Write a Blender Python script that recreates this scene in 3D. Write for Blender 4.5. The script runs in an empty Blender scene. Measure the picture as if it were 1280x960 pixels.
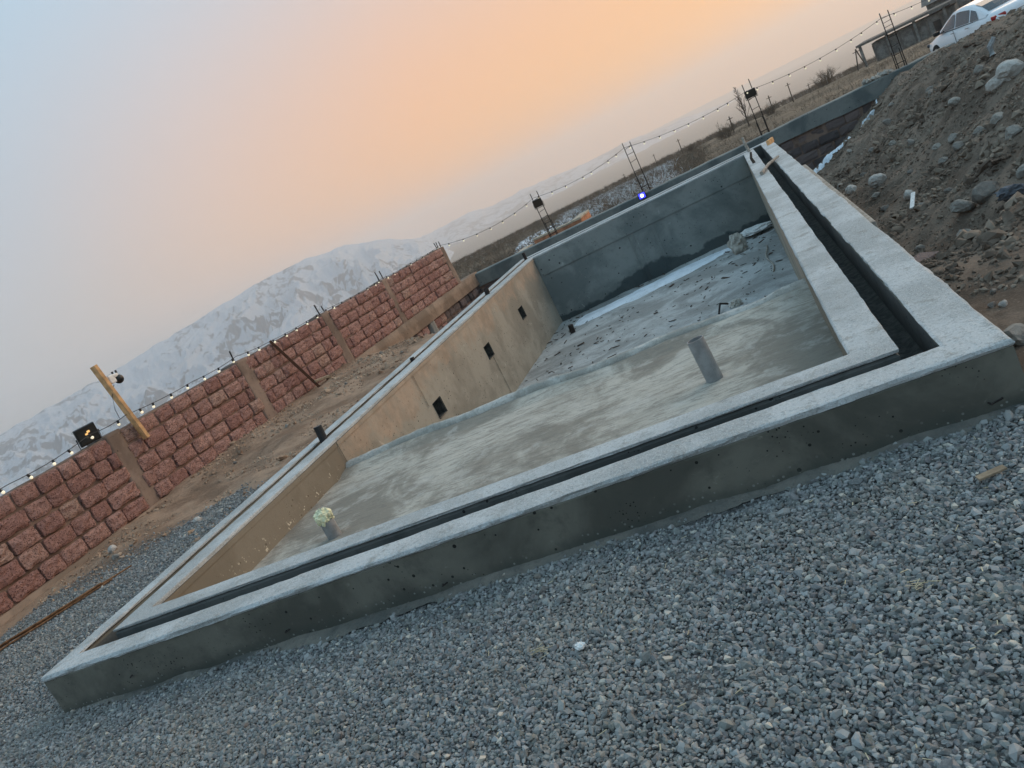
import bpy, bmesh, math, random
import numpy as np
from mathutils import Vector, Matrix, Euler

random.seed(7)
rng = np.random.default_rng(7)
SC = bpy.context.scene
COL = SC.collection
rad = math.radians

# ------------------------------------------------------------------ camera
# hand-held phone, rolled about 27 degrees, 1.52 m above the gravel
cam_d = bpy.data.cameras.new('camera')
cam = bpy.data.objects.new('camera', cam_d)
COL.objects.link(cam)
CR = Matrix(((0.86932033, -0.35655121, -0.34227677),
             (0.22532231, -0.33046735, 0.91652670),
             (-0.43990000, -0.87387789, -0.20694304)))
CM = CR @ Matrix(((1, 0, 0), (0, -1, 0), (0, 0, -1)))
CAMZ = 1.52
cam.matrix_world = Matrix.Translation((0, 0, CAMZ)) @ CM.to_4x4()
cam_d.sensor_width = 36.0
cam_d.lens = 36.0 * 1018.7 / 1280.0
cam_d.clip_start = 0.05
cam_d.clip_end = 60000
SC.camera = cam

# ------------------------------------------------------------------ light
SUN_AZ, SUN_EL = 40.0, 18.0          # the glow of the set sun, off to the right
world = bpy.data.worlds.new('World')
SC.world = world
world.use_nodes = True
wn, wl = world.node_tree.nodes, world.node_tree.links
wn.clear()
w_out = wn.new('ShaderNodeOutputWorld')
w_bg = wn.new('ShaderNodeBackground')
sky_tex = wn.new('ShaderNodeTexSky')
sky_tex.sky_type = 'NISHITA'
sky_tex.sun_disc = False
sky_tex.sun_elevation = rad(1.5)
sky_tex.sun_rotation = rad(SUN_AZ)
sky_tex.altitude = 900
sky_tex.air_density = 1.0
sky_tex.dust_density = 2.5
sky_tex.ozone_density = 1.5
w_bg.inputs['Strength'].default_value = 0.05
wl.new(sky_tex.outputs[0], w_bg.inputs['Color'])
# afterglow: colour by the angle from the set sun, bluer with height
glow_dir = Vector((math.sin(rad(SUN_AZ)), math.cos(rad(SUN_AZ)), -0.03)).normalized()
w_tc = wn.new('ShaderNodeTexCoord')
w_dot = wn.new('ShaderNodeVectorMath'); w_dot.operation = 'DOT_PRODUCT'
w_nrm = wn.new('ShaderNodeVectorMath'); w_nrm.operation = 'NORMALIZE'
wl.new(w_tc.outputs['Generated'], w_nrm.inputs[0])
wl.new(w_nrm.outputs[0], w_dot.inputs[0]); w_dot.inputs[1].default_value = glow_dir
w_mr = wn.new('ShaderNodeMapRange'); wl.new(w_dot.outputs['Value'], w_mr.inputs[0])
w_mr.inputs[1].default_value = -1; w_mr.inputs[2].default_value = 1
def w_ramp(src, stops):
    r = wn.new('ShaderNodeValToRGB'); e = r.color_ramp.elements
    while len(e) < len(stops): e.new(0.5)
    for el, (p, c) in zip(e, stops):
        el.position = p; el.color = (c[0], c[1], c[2], 1)
    wl.new(src, r.inputs[0]); return r.outputs[0]
band = w_ramp(w_mr.outputs[0], [(0.0, (0.36, 0.40, 0.45)), (0.25, (0.38, 0.42, 0.48)), (0.47, (0.38, 0.45, 0.54)), (0.56, (0.49, 0.45, 0.46)), (0.65, (0.68, 0.45, 0.35)),
                                (0.76, (0.86, 0.42, 0.19)), (0.88, (0.90, 0.41, 0.12)), (1.0, (0.92, 0.41, 0.10))])
w_sep = wn.new('ShaderNodeSeparateXYZ'); wl.new(w_nrm.outputs[0], w_sep.inputs[0])
w_el = wn.new('ShaderNodeMapRange'); w_el.interpolation_type = 'SMOOTHSTEP'
wl.new(w_sep.outputs[2], w_el.inputs[0]); w_el.inputs[1].default_value = 0.05; w_el.inputs[2].default_value = 0.55
w_mix = wn.new('ShaderNodeMix'); w_mix.data_type = 'RGBA'
wl.new(w_el.outputs[0], w_mix.inputs[0]); wl.new(band, w_mix.inputs[6]); w_mix.inputs[7].default_value = (0.37, 0.58, 0.74, 1)
w_bg2 = wn.new('ShaderNodeBackground'); w_bg2.inputs['Strength'].default_value = 0.88
wl.new(w_mix.outputs[2], w_bg2.inputs['Color'])
w_add = wn.new('ShaderNodeAddShader')
wl.new(w_bg.outputs[0], w_add.inputs[0]); wl.new(w_bg2.outputs[0], w_add.inputs[1])
wl.new(w_add.outputs[0], w_out.inputs['Surface'])

sun_d = bpy.data.lights.new('sun', 'SUN')
sun_d.energy = 1.8
sun_d.angle = rad(60)
sun_d.color = (1.0, 0.74, 0.50)
sun = bpy.data.objects.new('sun', sun_d)
COL.objects.link(sun)
sdir = Vector((math.sin(rad(SUN_AZ)) * math.cos(rad(SUN_EL)), math.cos(rad(SUN_AZ)) * math.cos(rad(SUN_EL)), math.sin(rad(SUN_EL))))
sun.rotation_euler = sdir.to_track_quat('Z', 'Y').to_euler()
SC.view_settings.view_transform = 'Standard'
SC.view_settings.look = 'None'
SC.view_settings.gamma = 1.0
SC.view_settings.exposure = 0.35
SC.view_settings.use_curve_mapping = False
SC.cycles.volume_bounces = 2
SC.cycles.max_bounces = 8
SC.cycles.use_denoising = True

# ------------------------------------------------------------------ numpy noise
def _hash(ix, iy, s):
    n = (ix.astype(np.int64) * 374761393 + iy.astype(np.int64) * 668265263 + s * 1442695041) & 0x7fffffff
    n = ((n ^ (n >> 13)) * 1274126177) & 0x7fffffff
    n = n ^ (n >> 16)
    return (n & 0xffff) / 65535.0

def vnoise(x, y, s=0):
    x = np.asarray(x, float); y = np.asarray(y, float)
    ix = np.floor(x); iy = np.floor(y)
    fx = x - ix; fy = y - iy
    fx = fx * fx * (3 - 2 * fx); fy = fy * fy * (3 - 2 * fy)
    a = _hash(ix, iy, s); b = _hash(ix + 1, iy, s); c = _hash(ix, iy + 1, s); d = _hash(ix + 1, iy + 1, s)
    return (a + (b - a) * fx) * (1 - fy) + (c + (d - c) * fx) * fy

def fbm(x, y, o=5, s=0, g=0.5):
    r = 0.0; a = 1.0; t = 0.0
    for k in range(o):
        r = r + a * (vnoise(x * 2 ** k + 17.3 * k, y * 2 ** k - 9.1 * k, s + k) - 0.5)
        t += a; a *= g
    return r / t * 2

def ridged(x, y, o=6, s=0, g=0.5):
    r = 0.0; a = 1.0; t = 0.0
    for k in range(o):
        n = 1 - np.abs(2 * vnoise(x * 2 ** k + 7.7 * k, y * 2 ** k + 3.3 * k, s + k) - 1)
        r = r + a * n * n; t += a; a *= g
    return r / t

def sstep(a, b, x):
    t = np.clip((np.asarray(x, float) - a) / (b - a), 0, 1)
    return t * t * (3 - 2 * t)

# ------------------------------------------------------------------ node materials
MATS = {}

class NT:
    """small helper to wire a node material"""
    def __init__(s, name):
        s.m = bpy.data.materials.new(name)
        s.m.use_nodes = True
        s.n = s.m.node_tree.nodes; s.l = s.m.node_tree.links
        s.n.clear()
        s.out = s.n.new('ShaderNodeOutputMaterial')
        s.b = s.n.new('ShaderNodeBsdfPrincipled')
        s.l.new(s.b.outputs[0], s.out.inputs['Surface'])
        s.pos = s.n.new('ShaderNodeNewGeometry').outputs['Position']
        MATS[name] = s.m
    def obj_pos(s):
        tc = s.n.new('ShaderNodeTexCoord').outputs['Object']
        oi = s.n.new('ShaderNodeObjectInfo').outputs['Random']
        m = s.n.new('ShaderNodeVectorMath'); m.operation = 'MULTIPLY_ADD'
        s.l.new(oi, m.inputs[0]); m.inputs[1].default_value = (37.1, 53.7, 91.3); s.l.new(tc, m.inputs[2])
        s.pos = m.outputs[0]
        return s
    def scaled(s, v):
        m = s.n.new('ShaderNodeVectorMath'); m.operation = 'MULTIPLY'
        s.l.new(s.pos, m.inputs[0]); m.inputs[1].default_value = v
        return m.outputs[0]
    def noise(s, scale, detail=6, rough=0.6, dist=0.0, vec=None):
        t = s.n.new('ShaderNodeTexNoise')
        t.inputs['Scale'].default_value = scale; t.inputs['Detail'].default_value = detail
        t.inputs['Roughness'].default_value = rough; t.inputs['Distortion'].default_value = dist
        s.l.new(vec or s.pos, t.inputs['Vector'])
        return t.outputs['Fac']
    def voro(s, scale, feature='F1', rand=1.0, vec=None, out='Distance'):
        t = s.n.new('ShaderNodeTexVoronoi'); t.feature = feature
        t.inputs['Scale'].default_value = scale; t.inputs['Randomness'].default_value = rand
        s.l.new(vec or s.pos, t.inputs['Vector'])
        return t.outputs[out]
    def ramp(s, fac, a, b, va=0.0, vb=1.0):
        t = s.n.new('ShaderNodeMapRange'); t.interpolation_type = 'SMOOTHSTEP'
        s.l.new(fac, t.inputs[0])
        t.inputs[1].default_value = a; t.inputs[2].default_value = b
        t.inputs[3].default_value = va; t.inputs[4].default_value = vb
        return t.outputs[0]
    def math(s, op, a, b=None):
        t = s.n.new('ShaderNodeMath'); t.operation = op
        for k, v in enumerate((a, b)):
            if v is None: continue
            if isinstance(v, (int, float)): t.inputs[k].default_value = v
            else: s.l.new(v, t.inputs[k])
        return t.outputs[0]
    def mix(s, fac, a, b, mode='MIX'):
        t = s.n.new('ShaderNodeMix'); t.data_type = 'RGBA'; t.blend_type = mode
        for k, v in ((0, fac), (6, a), (7, b)):
            if isinstance(v, (int, float)): t.inputs[k].default_value = v
            elif isinstance(v, (tuple, list)): t.inputs[k].default_value = (v[0], v[1], v[2], 1)
            else: s.l.new(v, t.inputs[k])
        return t.outputs[2]
    def xyz(s):
        t = s.n.new('ShaderNodeSeparateXYZ'); s.l.new(s.pos, t.inputs[0]); return t.outputs
    def attr(s, name):
        t = s.n.new('ShaderNodeAttribute'); t.attribute_name = name; return t.outputs['Fac']
    def rand(s):
        return s.n.new('ShaderNodeObjectInfo').outputs['Random']
    def bump(s, h, strength=0.5, dist=0.01, prev=None):
        t = s.n.new('ShaderNodeBump')
        t.inputs['Strength'].default_value = strength; t.inputs['Distance'].default_value = dist
        s.l.new(h, t.inputs['Height'])
        if prev is not None: s.l.new(prev, t.inputs['Normal'])
        return t.outputs[0]
    def done(s, color, rough=0.9, normal=None, spec=0.3, metal=0.0, emit=None, estr=0.0, trans=0.0):
        def put(n, v):
            if isinstance(v, (int, float)): s.b.inputs[n].default_value = v
            elif isinstance(v, (tuple, list)): s.b.inputs[n].default_value = (v[0], v[1], v[2], 1)
            else: s.l.new(v, s.b.inputs[n])
        put('Base Color', color); put('Roughness', rough); put('Specular IOR Level', spec); put('Metallic', metal)
        if normal is not None: s.l.new(normal, s.b.inputs['Normal'])
        if emit is not None: put('Emission Color', emit); put('Emission Strength', estr)
        if trans: put('Transmission Weight', trans)
        return s.m

def simple(name, c, rough=0.6, metal=0.0, spec=0.4, var=0.25, scale=30, bump=0.2):
    n = NT(name).obj_pos()
    f = n.noise(scale, 5)
    dark = tuple(v * (1 - var) for v in c); lite = tuple(min(1, v * (1 + var)) for v in c)
    return n.done(n.mix(n.ramp(f, 0.3, 0.7), dark, lite), rough, n.bump(f, bump, 0.004), spec, metal)

# dusty light screed on the rim tops
n = NT('screed')
f1 = n.noise(1.6, 6, 0.65); f2 = n.noise(60, 4, 0.75); f4 = n.noise(7, 6, 0.7); f5 = n.noise(170, 2, 0.6)
c = n.mix(n.ramp(f1, 0.40, 0.60), (0.38, 0.395, 0.39), (0.53, 0.55, 0.55))
c = n.mix(n.math('MULTIPLY', n.ramp(f4, 0.54, 0.66), 0.75), c, (0.29, 0.285, 0.26))
c = n.mix(n.math('MULTIPLY', n.ramp(f2, 0.52, 0.62), 0.55), c, (0.24, 0.25, 0.245))
c = n.mix(n.math('MULTIPLY', n.ramp(f5, 0.55, 0.62), 0.6), c, (0.66, 0.68, 0.68))
n.done(c, 0.95, n.bump(f2, 1.0, 0.010, n.bump(f4, 0.6, 0.015)), 0.2)

# cast concrete, smooth from the shuttering, with air holes and stains
def cast(name, c1, c2, hole=14.0, stain=(0.10, 0.11, 0.10), stain_amt=0.5, blot=None):
    n = NT(name)
    f1 = n.noise(1.3, 6, 0.6, 0.4); f2 = n.noise(11, 6, 0.7); f3 = n.noise(90, 3)
    c = n.mix(n.ramp(f1, 0.40, 0.60), c1, c2)
    c = n.mix(n.math('MULTIPLY', n.ramp(f2, 0.5, 0.75), stain_amt), c, stain)
    c = n.mix(n.math('MULTIPLY', n.ramp(n.noise(6.0, 6, 0.7, 1.2), 0.62, 0.72), 0.45), c, tuple(min(1, v * 1.9) for v in c2))
    v = n.voro(hole); vm = n.noise(3.0, 2)
    size = n.ramp(vm, 0.38, 0.66, 0.03, 0.15)
    hm = n.math('LESS_THAN', v, size)
    v2 = n.voro(hole * 3.2); h2 = n.math('LESS_THAN', v2, n.ramp(n.noise(5.0, 2), 0.45, 0.7, 0.0, 0.20))
    hole_m = n.math('MAXIMUM', hm, h2)
    c = n.mix(hole_m, c, tuple(v_ * 0.2 for v_ in c1))
    if blot: c = blot(n, c)
    h = n.math('SUBTRACT', n.math('MULTIPLY', f3, 0.15), hole_m)
    n.done(c, 0.85, n.bump(h, 0.7, 0.01, n.bump(f2, 0.25, 0.012)), 0.3)
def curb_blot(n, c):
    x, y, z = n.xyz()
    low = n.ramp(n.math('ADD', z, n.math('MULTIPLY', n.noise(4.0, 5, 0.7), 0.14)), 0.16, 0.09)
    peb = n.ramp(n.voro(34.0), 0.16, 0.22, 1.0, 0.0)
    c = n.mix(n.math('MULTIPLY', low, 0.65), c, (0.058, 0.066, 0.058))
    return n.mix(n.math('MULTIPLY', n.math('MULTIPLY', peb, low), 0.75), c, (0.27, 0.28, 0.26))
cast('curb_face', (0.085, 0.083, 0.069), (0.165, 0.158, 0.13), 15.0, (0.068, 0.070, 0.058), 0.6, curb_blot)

def left_blot(n, c):
    x, y, z = n.xyz()
    # warmer coat, partly warm light put into the colour, along the upper half with a ragged lower edge, white splashes near the shallow end
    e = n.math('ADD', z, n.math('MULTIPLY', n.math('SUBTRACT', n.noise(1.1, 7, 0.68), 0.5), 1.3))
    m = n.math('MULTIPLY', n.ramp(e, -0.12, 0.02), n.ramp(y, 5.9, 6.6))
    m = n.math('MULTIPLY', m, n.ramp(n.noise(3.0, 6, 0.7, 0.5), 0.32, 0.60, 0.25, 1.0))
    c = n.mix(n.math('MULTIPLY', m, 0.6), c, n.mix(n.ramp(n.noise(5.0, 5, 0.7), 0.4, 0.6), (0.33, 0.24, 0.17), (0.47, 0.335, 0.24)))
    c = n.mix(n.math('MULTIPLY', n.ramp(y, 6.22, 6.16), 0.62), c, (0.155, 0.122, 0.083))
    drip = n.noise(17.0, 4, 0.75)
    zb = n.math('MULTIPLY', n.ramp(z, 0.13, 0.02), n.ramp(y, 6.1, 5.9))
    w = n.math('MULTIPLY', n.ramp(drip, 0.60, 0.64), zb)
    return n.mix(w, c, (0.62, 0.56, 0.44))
cast('pool_side', (0.245, 0.22, 0.178), (0.345, 0.312, 0.255), 16.0, (0.20, 0.165, 0.12), 0.45, left_blot)

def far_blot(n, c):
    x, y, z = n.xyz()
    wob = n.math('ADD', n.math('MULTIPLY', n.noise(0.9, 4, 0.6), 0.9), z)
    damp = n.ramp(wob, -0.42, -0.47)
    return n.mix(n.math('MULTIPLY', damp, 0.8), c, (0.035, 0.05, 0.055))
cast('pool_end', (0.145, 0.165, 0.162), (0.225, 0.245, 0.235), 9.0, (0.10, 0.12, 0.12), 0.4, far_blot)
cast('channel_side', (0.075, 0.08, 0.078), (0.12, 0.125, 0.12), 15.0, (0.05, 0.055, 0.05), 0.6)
cast('beam_concrete', (0.11, 0.13, 0.13), (0.19, 0.205, 0.195), 12.0)
cast('column_concrete', (0.165, 0.122, 0.098), (0.265, 0.20, 0.162), 14.0, (0.13, 0.095, 0.075), 0.8)
cast('footing_concrete', (0.18, 0.13, 0.095), (0.29, 0.21, 0.155), 14.0, (0.15, 0.115, 0.09), 0.8)
cast('pier_grey', (0.20, 0.20, 0.19), (0.28, 0.28, 0.26), 14.0)

# pool floor: trowelled, dusty, streaked
n = NT('pool_floor')
f1 = n.noise(1.1, 7, 0.65, 0.8); f2 = n.noise(10, 7, 0.78, 0.9, n.scaled((0.55, 2.2, 1))); f3 = n.noise(70, 4, 0.7)
c = n.mix(n.ramp(f1, 0.40, 0.60), (0.27, 0.245, 0.205), (0.52, 0.485, 0.42))
c = n.mix(n.math('MULTIPLY', n.ramp(f2, 0.47, 0.6), 0.6), c, (0.21, 0.19, 0.165))
c = n.mix(n.math('MULTIPLY', n.ramp(n.noise(3.5, 6, 0.7), 0.52, 0.64), 0.38), c, (0.60, 0.57, 0.52))
c = n.mix(n.math('MULTIPLY', n.ramp(f3, 0.55, 0.7), 0.4), c, (0.17, 0.16, 0.14))
n.done(c, 0.95, n.bump(f3, 0.6, 0.01, n.bump(f2, 0.6, 0.02)), 0.15)
n = NT('pool_deep_floor')
f1 = n.noise(1.3, 7, 0.65, 0.8); f2 = n.noise(9, 6, 0.75); f3 = n.noise(40, 5, 0.75)
c = n.mix(n.ramp(f1, 0.40, 0.60), (0.28, 0.285, 0.275), (0.46, 0.475, 0.47))
c = n.mix(n.math('MULTIPLY', n.ramp(f2, 0.5, 0.68), 0.5), c, (0.19, 0.19, 0.18))
c = n.mix(n.math('MULTIPLY', n.ramp(f3, 0.56, 0.66), 0.55), c, (0.11, 0.11, 0.105))
n.done(c, 0.9, n.bump(f3, 0.8, 0.02, n.bump(f2, 0.6, 0.03)), 0.3)

n = NT('lip_mortar')
f1 = n.noise(3.0, 6, 0.7); f2 = n.noise(40, 5, 0.75)
c = n.mix(n.ramp(f1, 0.42, 0.60), (0.34, 0.325, 0.29), (0.55, 0.53, 0.49))
c = n.mix(n.math('MULTIPLY', n.ramp(f2, 0.5, 0.62), 0.5), c, (0.24, 0.23, 0.21))
n.done(c, 0.95, n.bump(f2, 0.8, 0.012), 0.2)
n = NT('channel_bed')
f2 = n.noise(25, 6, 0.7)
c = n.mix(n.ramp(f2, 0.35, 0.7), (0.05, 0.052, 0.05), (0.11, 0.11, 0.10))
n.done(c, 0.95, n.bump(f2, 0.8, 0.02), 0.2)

# red porous tuff
n = NT('tuff').obj_pos()
r = n.rand()
f1 = n.noise(4, 6, 0.7); f2 = n.noise(17, 5, 0.8); v = n.voro(13); v2 = n.voro(27)
base = n.mix(r, (0.60, 0.34, 0.30), (0.86, 0.55, 0.48))
base = n.mix(n.ramp(r, 0.88, 0.95), base, (0.80, 0.56, 0.47))
c = n.mix(n.math('MULTIPLY', n.ramp(f1, 0.42, 0.60), 0.6), base, (0.42, 0.225, 0.195))
p1 = n.ramp(n.math('ADD', v, n.math('MULTIPLY', f2, 0.9)), 0.66, 0.76, 1.0, 0.0)
p2 = n.ramp(n.math('ADD', v2, n.math('MULTIPLY', f2, 0.8)), 0.62, 0.72, 1.0, 0.0)
pores = n.math('MAXIMUM', p1, n.math('MULTIPLY', p2, 0.7))
c = n.mix(n.math('MULTIPLY', pores, 0.9), c, (0.12, 0.052, 0.046))
c = n.mix(n.math('MULTIPLY', n.ramp(f2, 0.56, 0.64), 0.7), c, (0.66, 0.40, 0.34))
h = n.math('SUBTRACT', f2, n.math('MULTIPLY', pores, 0.8))
n.done(c, 0.95, n.bump(h, 1.0, 0.05, n.bump(f1, 0.7, 0.06)), 0.1)
n = NT('mortar')
f2 = n.noise(30, 6, 0.7); f1 = n.noise(3, 5)
c = n.mix(n.ramp(f1, 0.40, 0.60), (0.13, 0.09, 0.072), (0.24, 0.17, 0.135))
n.done(c, 0.95, n.bump(f2, 0.8, 0.02), 0.15)
n = NT('basalt_block').obj_pos()
r = n.rand(); f1 = n.noise(6, 6, 0.7); f2 = n.noise(35, 5, 0.7)
c = n.mix(r, (0.11, 0.095, 0.095), (0.27, 0.21, 0.195))
c = n.mix(n.math('MULTIPLY', n.ramp(f2, 0.5, 0.7), 0.7), c, (0.035, 0.03, 0.03))
n.done(c, 0.95, n.bump(f2, 1.0, 0.02, n.bump(f1, 0.7, 0.05)), 0.15)

# gravel stones: one tint per stone
n = NT('gravel_stone')
r = n.rand(); f = n.noise(120, 3)
r2 = n.math('FRACT', n.math('MULTIPLY', r, 17.31)); r3 = n.math('FRACT', n.math('MULTIPLY', r, 91.7))
c = n.mix(n.math('POWER', r3, 1.3), (0.10, 0.107, 0.107), (0.355, 0.365, 0.36))
c = n.mix(n.math('MULTIPLY', n.ramp(r2, 0.6, 1.0), 0.45), c, (0.155, 0.135, 0.145))
c = n.mix(n.math('MULTIPLY', n.ramp(r2, 0.35, 0.0), 0.4), c, (0.14, 0.16, 0.13))
c = n.mix(n.ramp(r, 0.965, 0.975), c, (0.52, 0.48, 0.41))
c = n.mix(n.math('MULTIPLY', n.ramp(f, 0.45, 0.65), 0.35), c, (0.31, 0.315, 0.31))
dust = n.ramp(n.noise(1.4, 5, 0.65), 0.46, 0.62)
c = n.mix(n.math('MULTIPLY', dust, 0.28), c, (0.30, 0.275, 0.235))
n.done(c, 0.8, n.bump(f, 0.3, 0.002), 0.35)

# the ground sheet: gravel bed, dirt and dry field, chosen by attributes
n = NT('ground_mix')
dirt_a = n.attr('dirt'); field_a = n.attr('field'); grey_a = n.attr('grey')
f1 = n.noise(1.1, 7, 0.65); f2 = n.noise(8, 7, 0.72); f3 = n.noise(50, 5, 0.75)
grav = n.mix(n.ramp(f3, 0.35, 0.65), (0.06, 0.06, 0.06), (0.22, 0.22, 0.215))
dirt = n.mix(n.ramp(f1, 0.40, 0.60), (0.26, 0.172, 0.118), (0.44, 0.305, 0.215))
dirt = n.mix(n.math('MULTIPLY', n.ramp(f2, 0.5, 0.72), 0.7), dirt, (0.165, 0.11, 0.075))
gdirt = n.mix(n.ramp(f1, 0.40, 0.60), (0.15, 0.112, 0.086), (0.265, 0.205, 0.16))
gdirt = n.mix(n.math('MULTIPLY', n.ramp(f2, 0.48, 0.7), 0.7), gdirt, (0.085, 0.068, 0.056))
gdirt = n.mix(n.math('MULTIPLY', n.ramp(f3, 0.55, 0.7), 0.5), gdirt, (0.32, 0.255, 0.20))
dirt = n.mix(grey_a, dirt, gdirt)
dirt = n.mix(n.math('MULTIPLY', n.ramp(f3, 0.56, 0.7), 0.45), dirt, (0.42, 0.31, 0.23))
fld = n.mix(n.ramp(n.noise(0.05, 6, 0.6), 0.35, 0.65), (0.13, 0.105, 0.08), (0.25, 0.19, 0.135))
fld = n.mix(n.math('MULTIPLY', n.ramp(n.noise(0.4, 6, 0.7), 0.45, 0.7), 0.7), fld, (0.085, 0.075, 0.06))
c = n.mix(dirt_a, grav, dirt)
c = n.mix(field_a, c, fld)
n.done(c, 0.97, n.bump(f3, 0.8, 0.02, n.bump(f2, 0.8, 0.06)), 0.12)

n = NT('mud_skirt')
f2 = n.noise(30, 6, 0.7); f1 = n.noise(2.0, 5)
c = n.mix(n.ramp(f1, 0.35, 0.65), (0.10, 0.105, 0.10), (0.235, 0.22, 0.19))
c = n.mix(n.math('MULTIPLY', n.ramp(f2, 0.5, 0.7), 0.5), c, (0.10, 0.10, 0.095))
n.done(c, 0.97, n.bump(f2, 0.9, 0.02), 0.12)

n = NT('rock').obj_pos()
r = n.rand(); f1 = n.noise(5, 6, 0.7); f2 = n.noise(30, 5, 0.7)
c = n.mix(r, (0.20, 0.18, 0.16), (0.38, 0.35, 0.31))
c = n.mix(n.math('MULTIPLY', n.ramp(f1, 0.45, 0.7), 0.6), c, (0.12, 0.10, 0.085))
n.done(c, 0.95, n.bump(f2, 0.6, 0.02), 0.2)
n = NT('rock_pale').obj_pos()
f1 = n.noise(5, 6, 0.7); f2 = n.noise(30, 5, 0.7)
c = n.mix(n.ramp(f1, 0.4, 0.7), (0.56, 0.53, 0.49), (0.36, 0.32, 0.28))
n.done(c, 0.95, n.bump(f2, 0.6, 0.02), 0.2)
n = NT('clod')
f1 = n.noise(2, 4); f2 = n.noise(40, 4)
c = n.mix(n.ramp(f1, 0.35, 0.65), (0.125, 0.095, 0.075), (0.285, 0.23, 0.18))
n.done(c, 0.97, n.bump(f2, 0.6, 0.01), 0.1)
n = NT('clod_brown')
f1 = n.noise(2, 4); f2 = n.noise(40, 4)
c = n.mix(n.ramp(f1, 0.35, 0.65), (0.27, 0.185, 0.13), (0.45, 0.34, 0.25))
n.done(c, 0.97, n.bump(f2, 0.6, 0.01), 0.1)

n = NT('snow')
f1 = n.noise(3, 6, 0.7); f2 = n.noise(22, 5, 0.7)
c = n.mix(n.ramp(f1, 0.4, 0.7), (0.74, 0.80, 0.86), (0.55, 0.60, 0.64))
c = n.mix(n.math('MULTIPLY', n.ramp(f2, 0.6, 0.68), 0.7), c, (0.25, 0.24, 0.22))
n.done(c, 0.7, n.bump(f2, 0.6, 0.02), 0.3)

n = NT('mountain_rock')
rk = n.attr('rock'); nf = n.noise(0.03, 6, 0.75, 0.8)
m = n.ramp(n.math('ADD', rk, n.math('MULTIPLY', n.math('SUBTRACT', nf, 0.5), 0.9)), 0.30, 0.70)
n.done(n.mix(m, (0.44, 0.475, 0.53), (0.115, 0.13, 0.155)), 0.95, None, 0.1)

simple('rusty_iron', (0.11, 0.055, 0.035), 0.85, 0.2, 0.3, 0.4, 60)
simple('dark_iron', (0.030, 0.024, 0.022), 0.75, 0.3, 0.4, 0.3, 60)
simple('rebar_rust', (0.23, 0.115, 0.055), 0.85, 0.1, 0.3, 0.45, 25)
simple('pine', (0.66, 0.38, 0.18), 0.8, 0, 0.3, 0.25, 14)
simple('old_wood', (0.30, 0.23, 0.16), 0.9, 0, 0.2, 0.3, 18)
simple('grey_wood', (0.34, 0.31, 0.27), 0.9, 0, 0.2, 0.3, 18)
simple('black_plastic', (0.012, 0.012, 0.013), 0.45, 0, 0.5, 0.2)
simple('white_plastic', (0.72, 0.72, 0.70), 0.5, 0, 0.5, 0.1)
simple('pipe_grey', (0.26, 0.262, 0.26), 0.55, 0, 0.4, 0.18, 18)
simple('pipe_inside', (0.03, 0.03, 0.03), 0.8)
simple('bag_film', (0.66, 0.66, 0.44), 0.4, 0, 0.5, 0.3, 22)
simple('cloth_white', (0.70, 0.71, 0.70), 0.8, 0, 0.2, 0.15)
simple('cloth_dirty', (0.40, 0.385, 0.345), 0.9, 0, 0.2, 0.35, 12)
simple('straw', (0.50, 0.44, 0.30), 0.9, 0, 0.2, 0.3)
simple('twig', (0.065, 0.05, 0.04), 0.9, 0, 0.2, 0.3)
simple('bark', (0.10, 0.078, 0.062), 0.95, 0, 0.2, 0.3)
simple('dry_shrub', (0.16, 0.125, 0.095), 0.95, 0, 0.2, 0.3)
simple('frosted_twig', (0.62, 0.65, 0.68), 0.95, 0, 0.2, 0.3, 0.8)
simple('car_paint', (0.74, 0.76, 0.79), 0.22, 0, 0.6, 0.02)
simple('car_glass', (0.03, 0.04, 0.05), 0.06, 0, 0.7, 0.1)
simple('car_red', (0.35, 0.02, 0.02), 0.2, 0, 0.6, 0.1)
simple('car_black', (0.012, 0.012, 0.012), 0.5)
simple('car_chrome', (0.5, 0.5, 0.5), 0.2, 0.9)
simple('tyre', (0.018, 0.018, 0.018), 0.9)
simple('stone_grey', (0.20, 0.19, 0.175), 0.95, 0, 0.2, 0.35, 2.0)
simple('slab_roof', (0.16, 0.145, 0.13), 0.95, 0, 0.2, 0.25, 2.0)
simple('window_dark', (0.02, 0.02, 0.022), 0.3)
simple('ruin_brick', (0.40, 0.19, 0.11), 0.95, 0, 0.2, 0.35, 5.0)
simple('ruin_cap', (0.42, 0.36, 0.28), 0.95, 0, 0.2, 0.3, 5.0)
n = NT('lamp_glass'); n.done((0.04, 0.035, 0.03), 0.08, None, 0.8)
n = NT('bulb_glow'); n.done((0.8, 0.75, 0.6), 0.4, None, 0.4, 0, (1.0, 0.86, 0.60), 0.55)
n = NT('bulb_off'); n.done((0.75, 0.72, 0.66), 0.35, None, 0.5)
n = NT('blue_led'); n.done((0.2, 0.2, 0.8), 0.4, None, 0.4, 0, (0.03, 0.03, 1.0), 1.6)
n = NT('blue_core'); n.done((0.8, 0.8, 0.9), 0.4, None, 0.4, 0, (0.7, 0.75, 1.0), 2.5)
n = NT('glass_reflection'); n.done((0.8, 0.6, 0.3), 0.4, None, 0.4, 0, (1.0, 0.50, 0.14), 0.7)  # orange reflection in the floodlight glass, painted as emission

# ------------------------------------------------------------------ object helpers
def link(o, parent=None):
    COL.objects.link(o)
    if parent is not None: o.parent = parent
    return o

def empty(name, loc=(0, 0, 0), rz=0.0, parent=None):
    o = bpy.data.objects.new(name, None)
    o.location = loc; o.rotation_euler = (0, 0, rz); o.empty_display_size = 0.1
    return link(o, parent)

def tag(o, label=None, cat=None, group=None, kind=None):
    if label: o['label'] = label
    if cat: o['category'] = cat
    if group: o['group'] = group
    if kind: o['kind'] = kind
    return o

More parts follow.
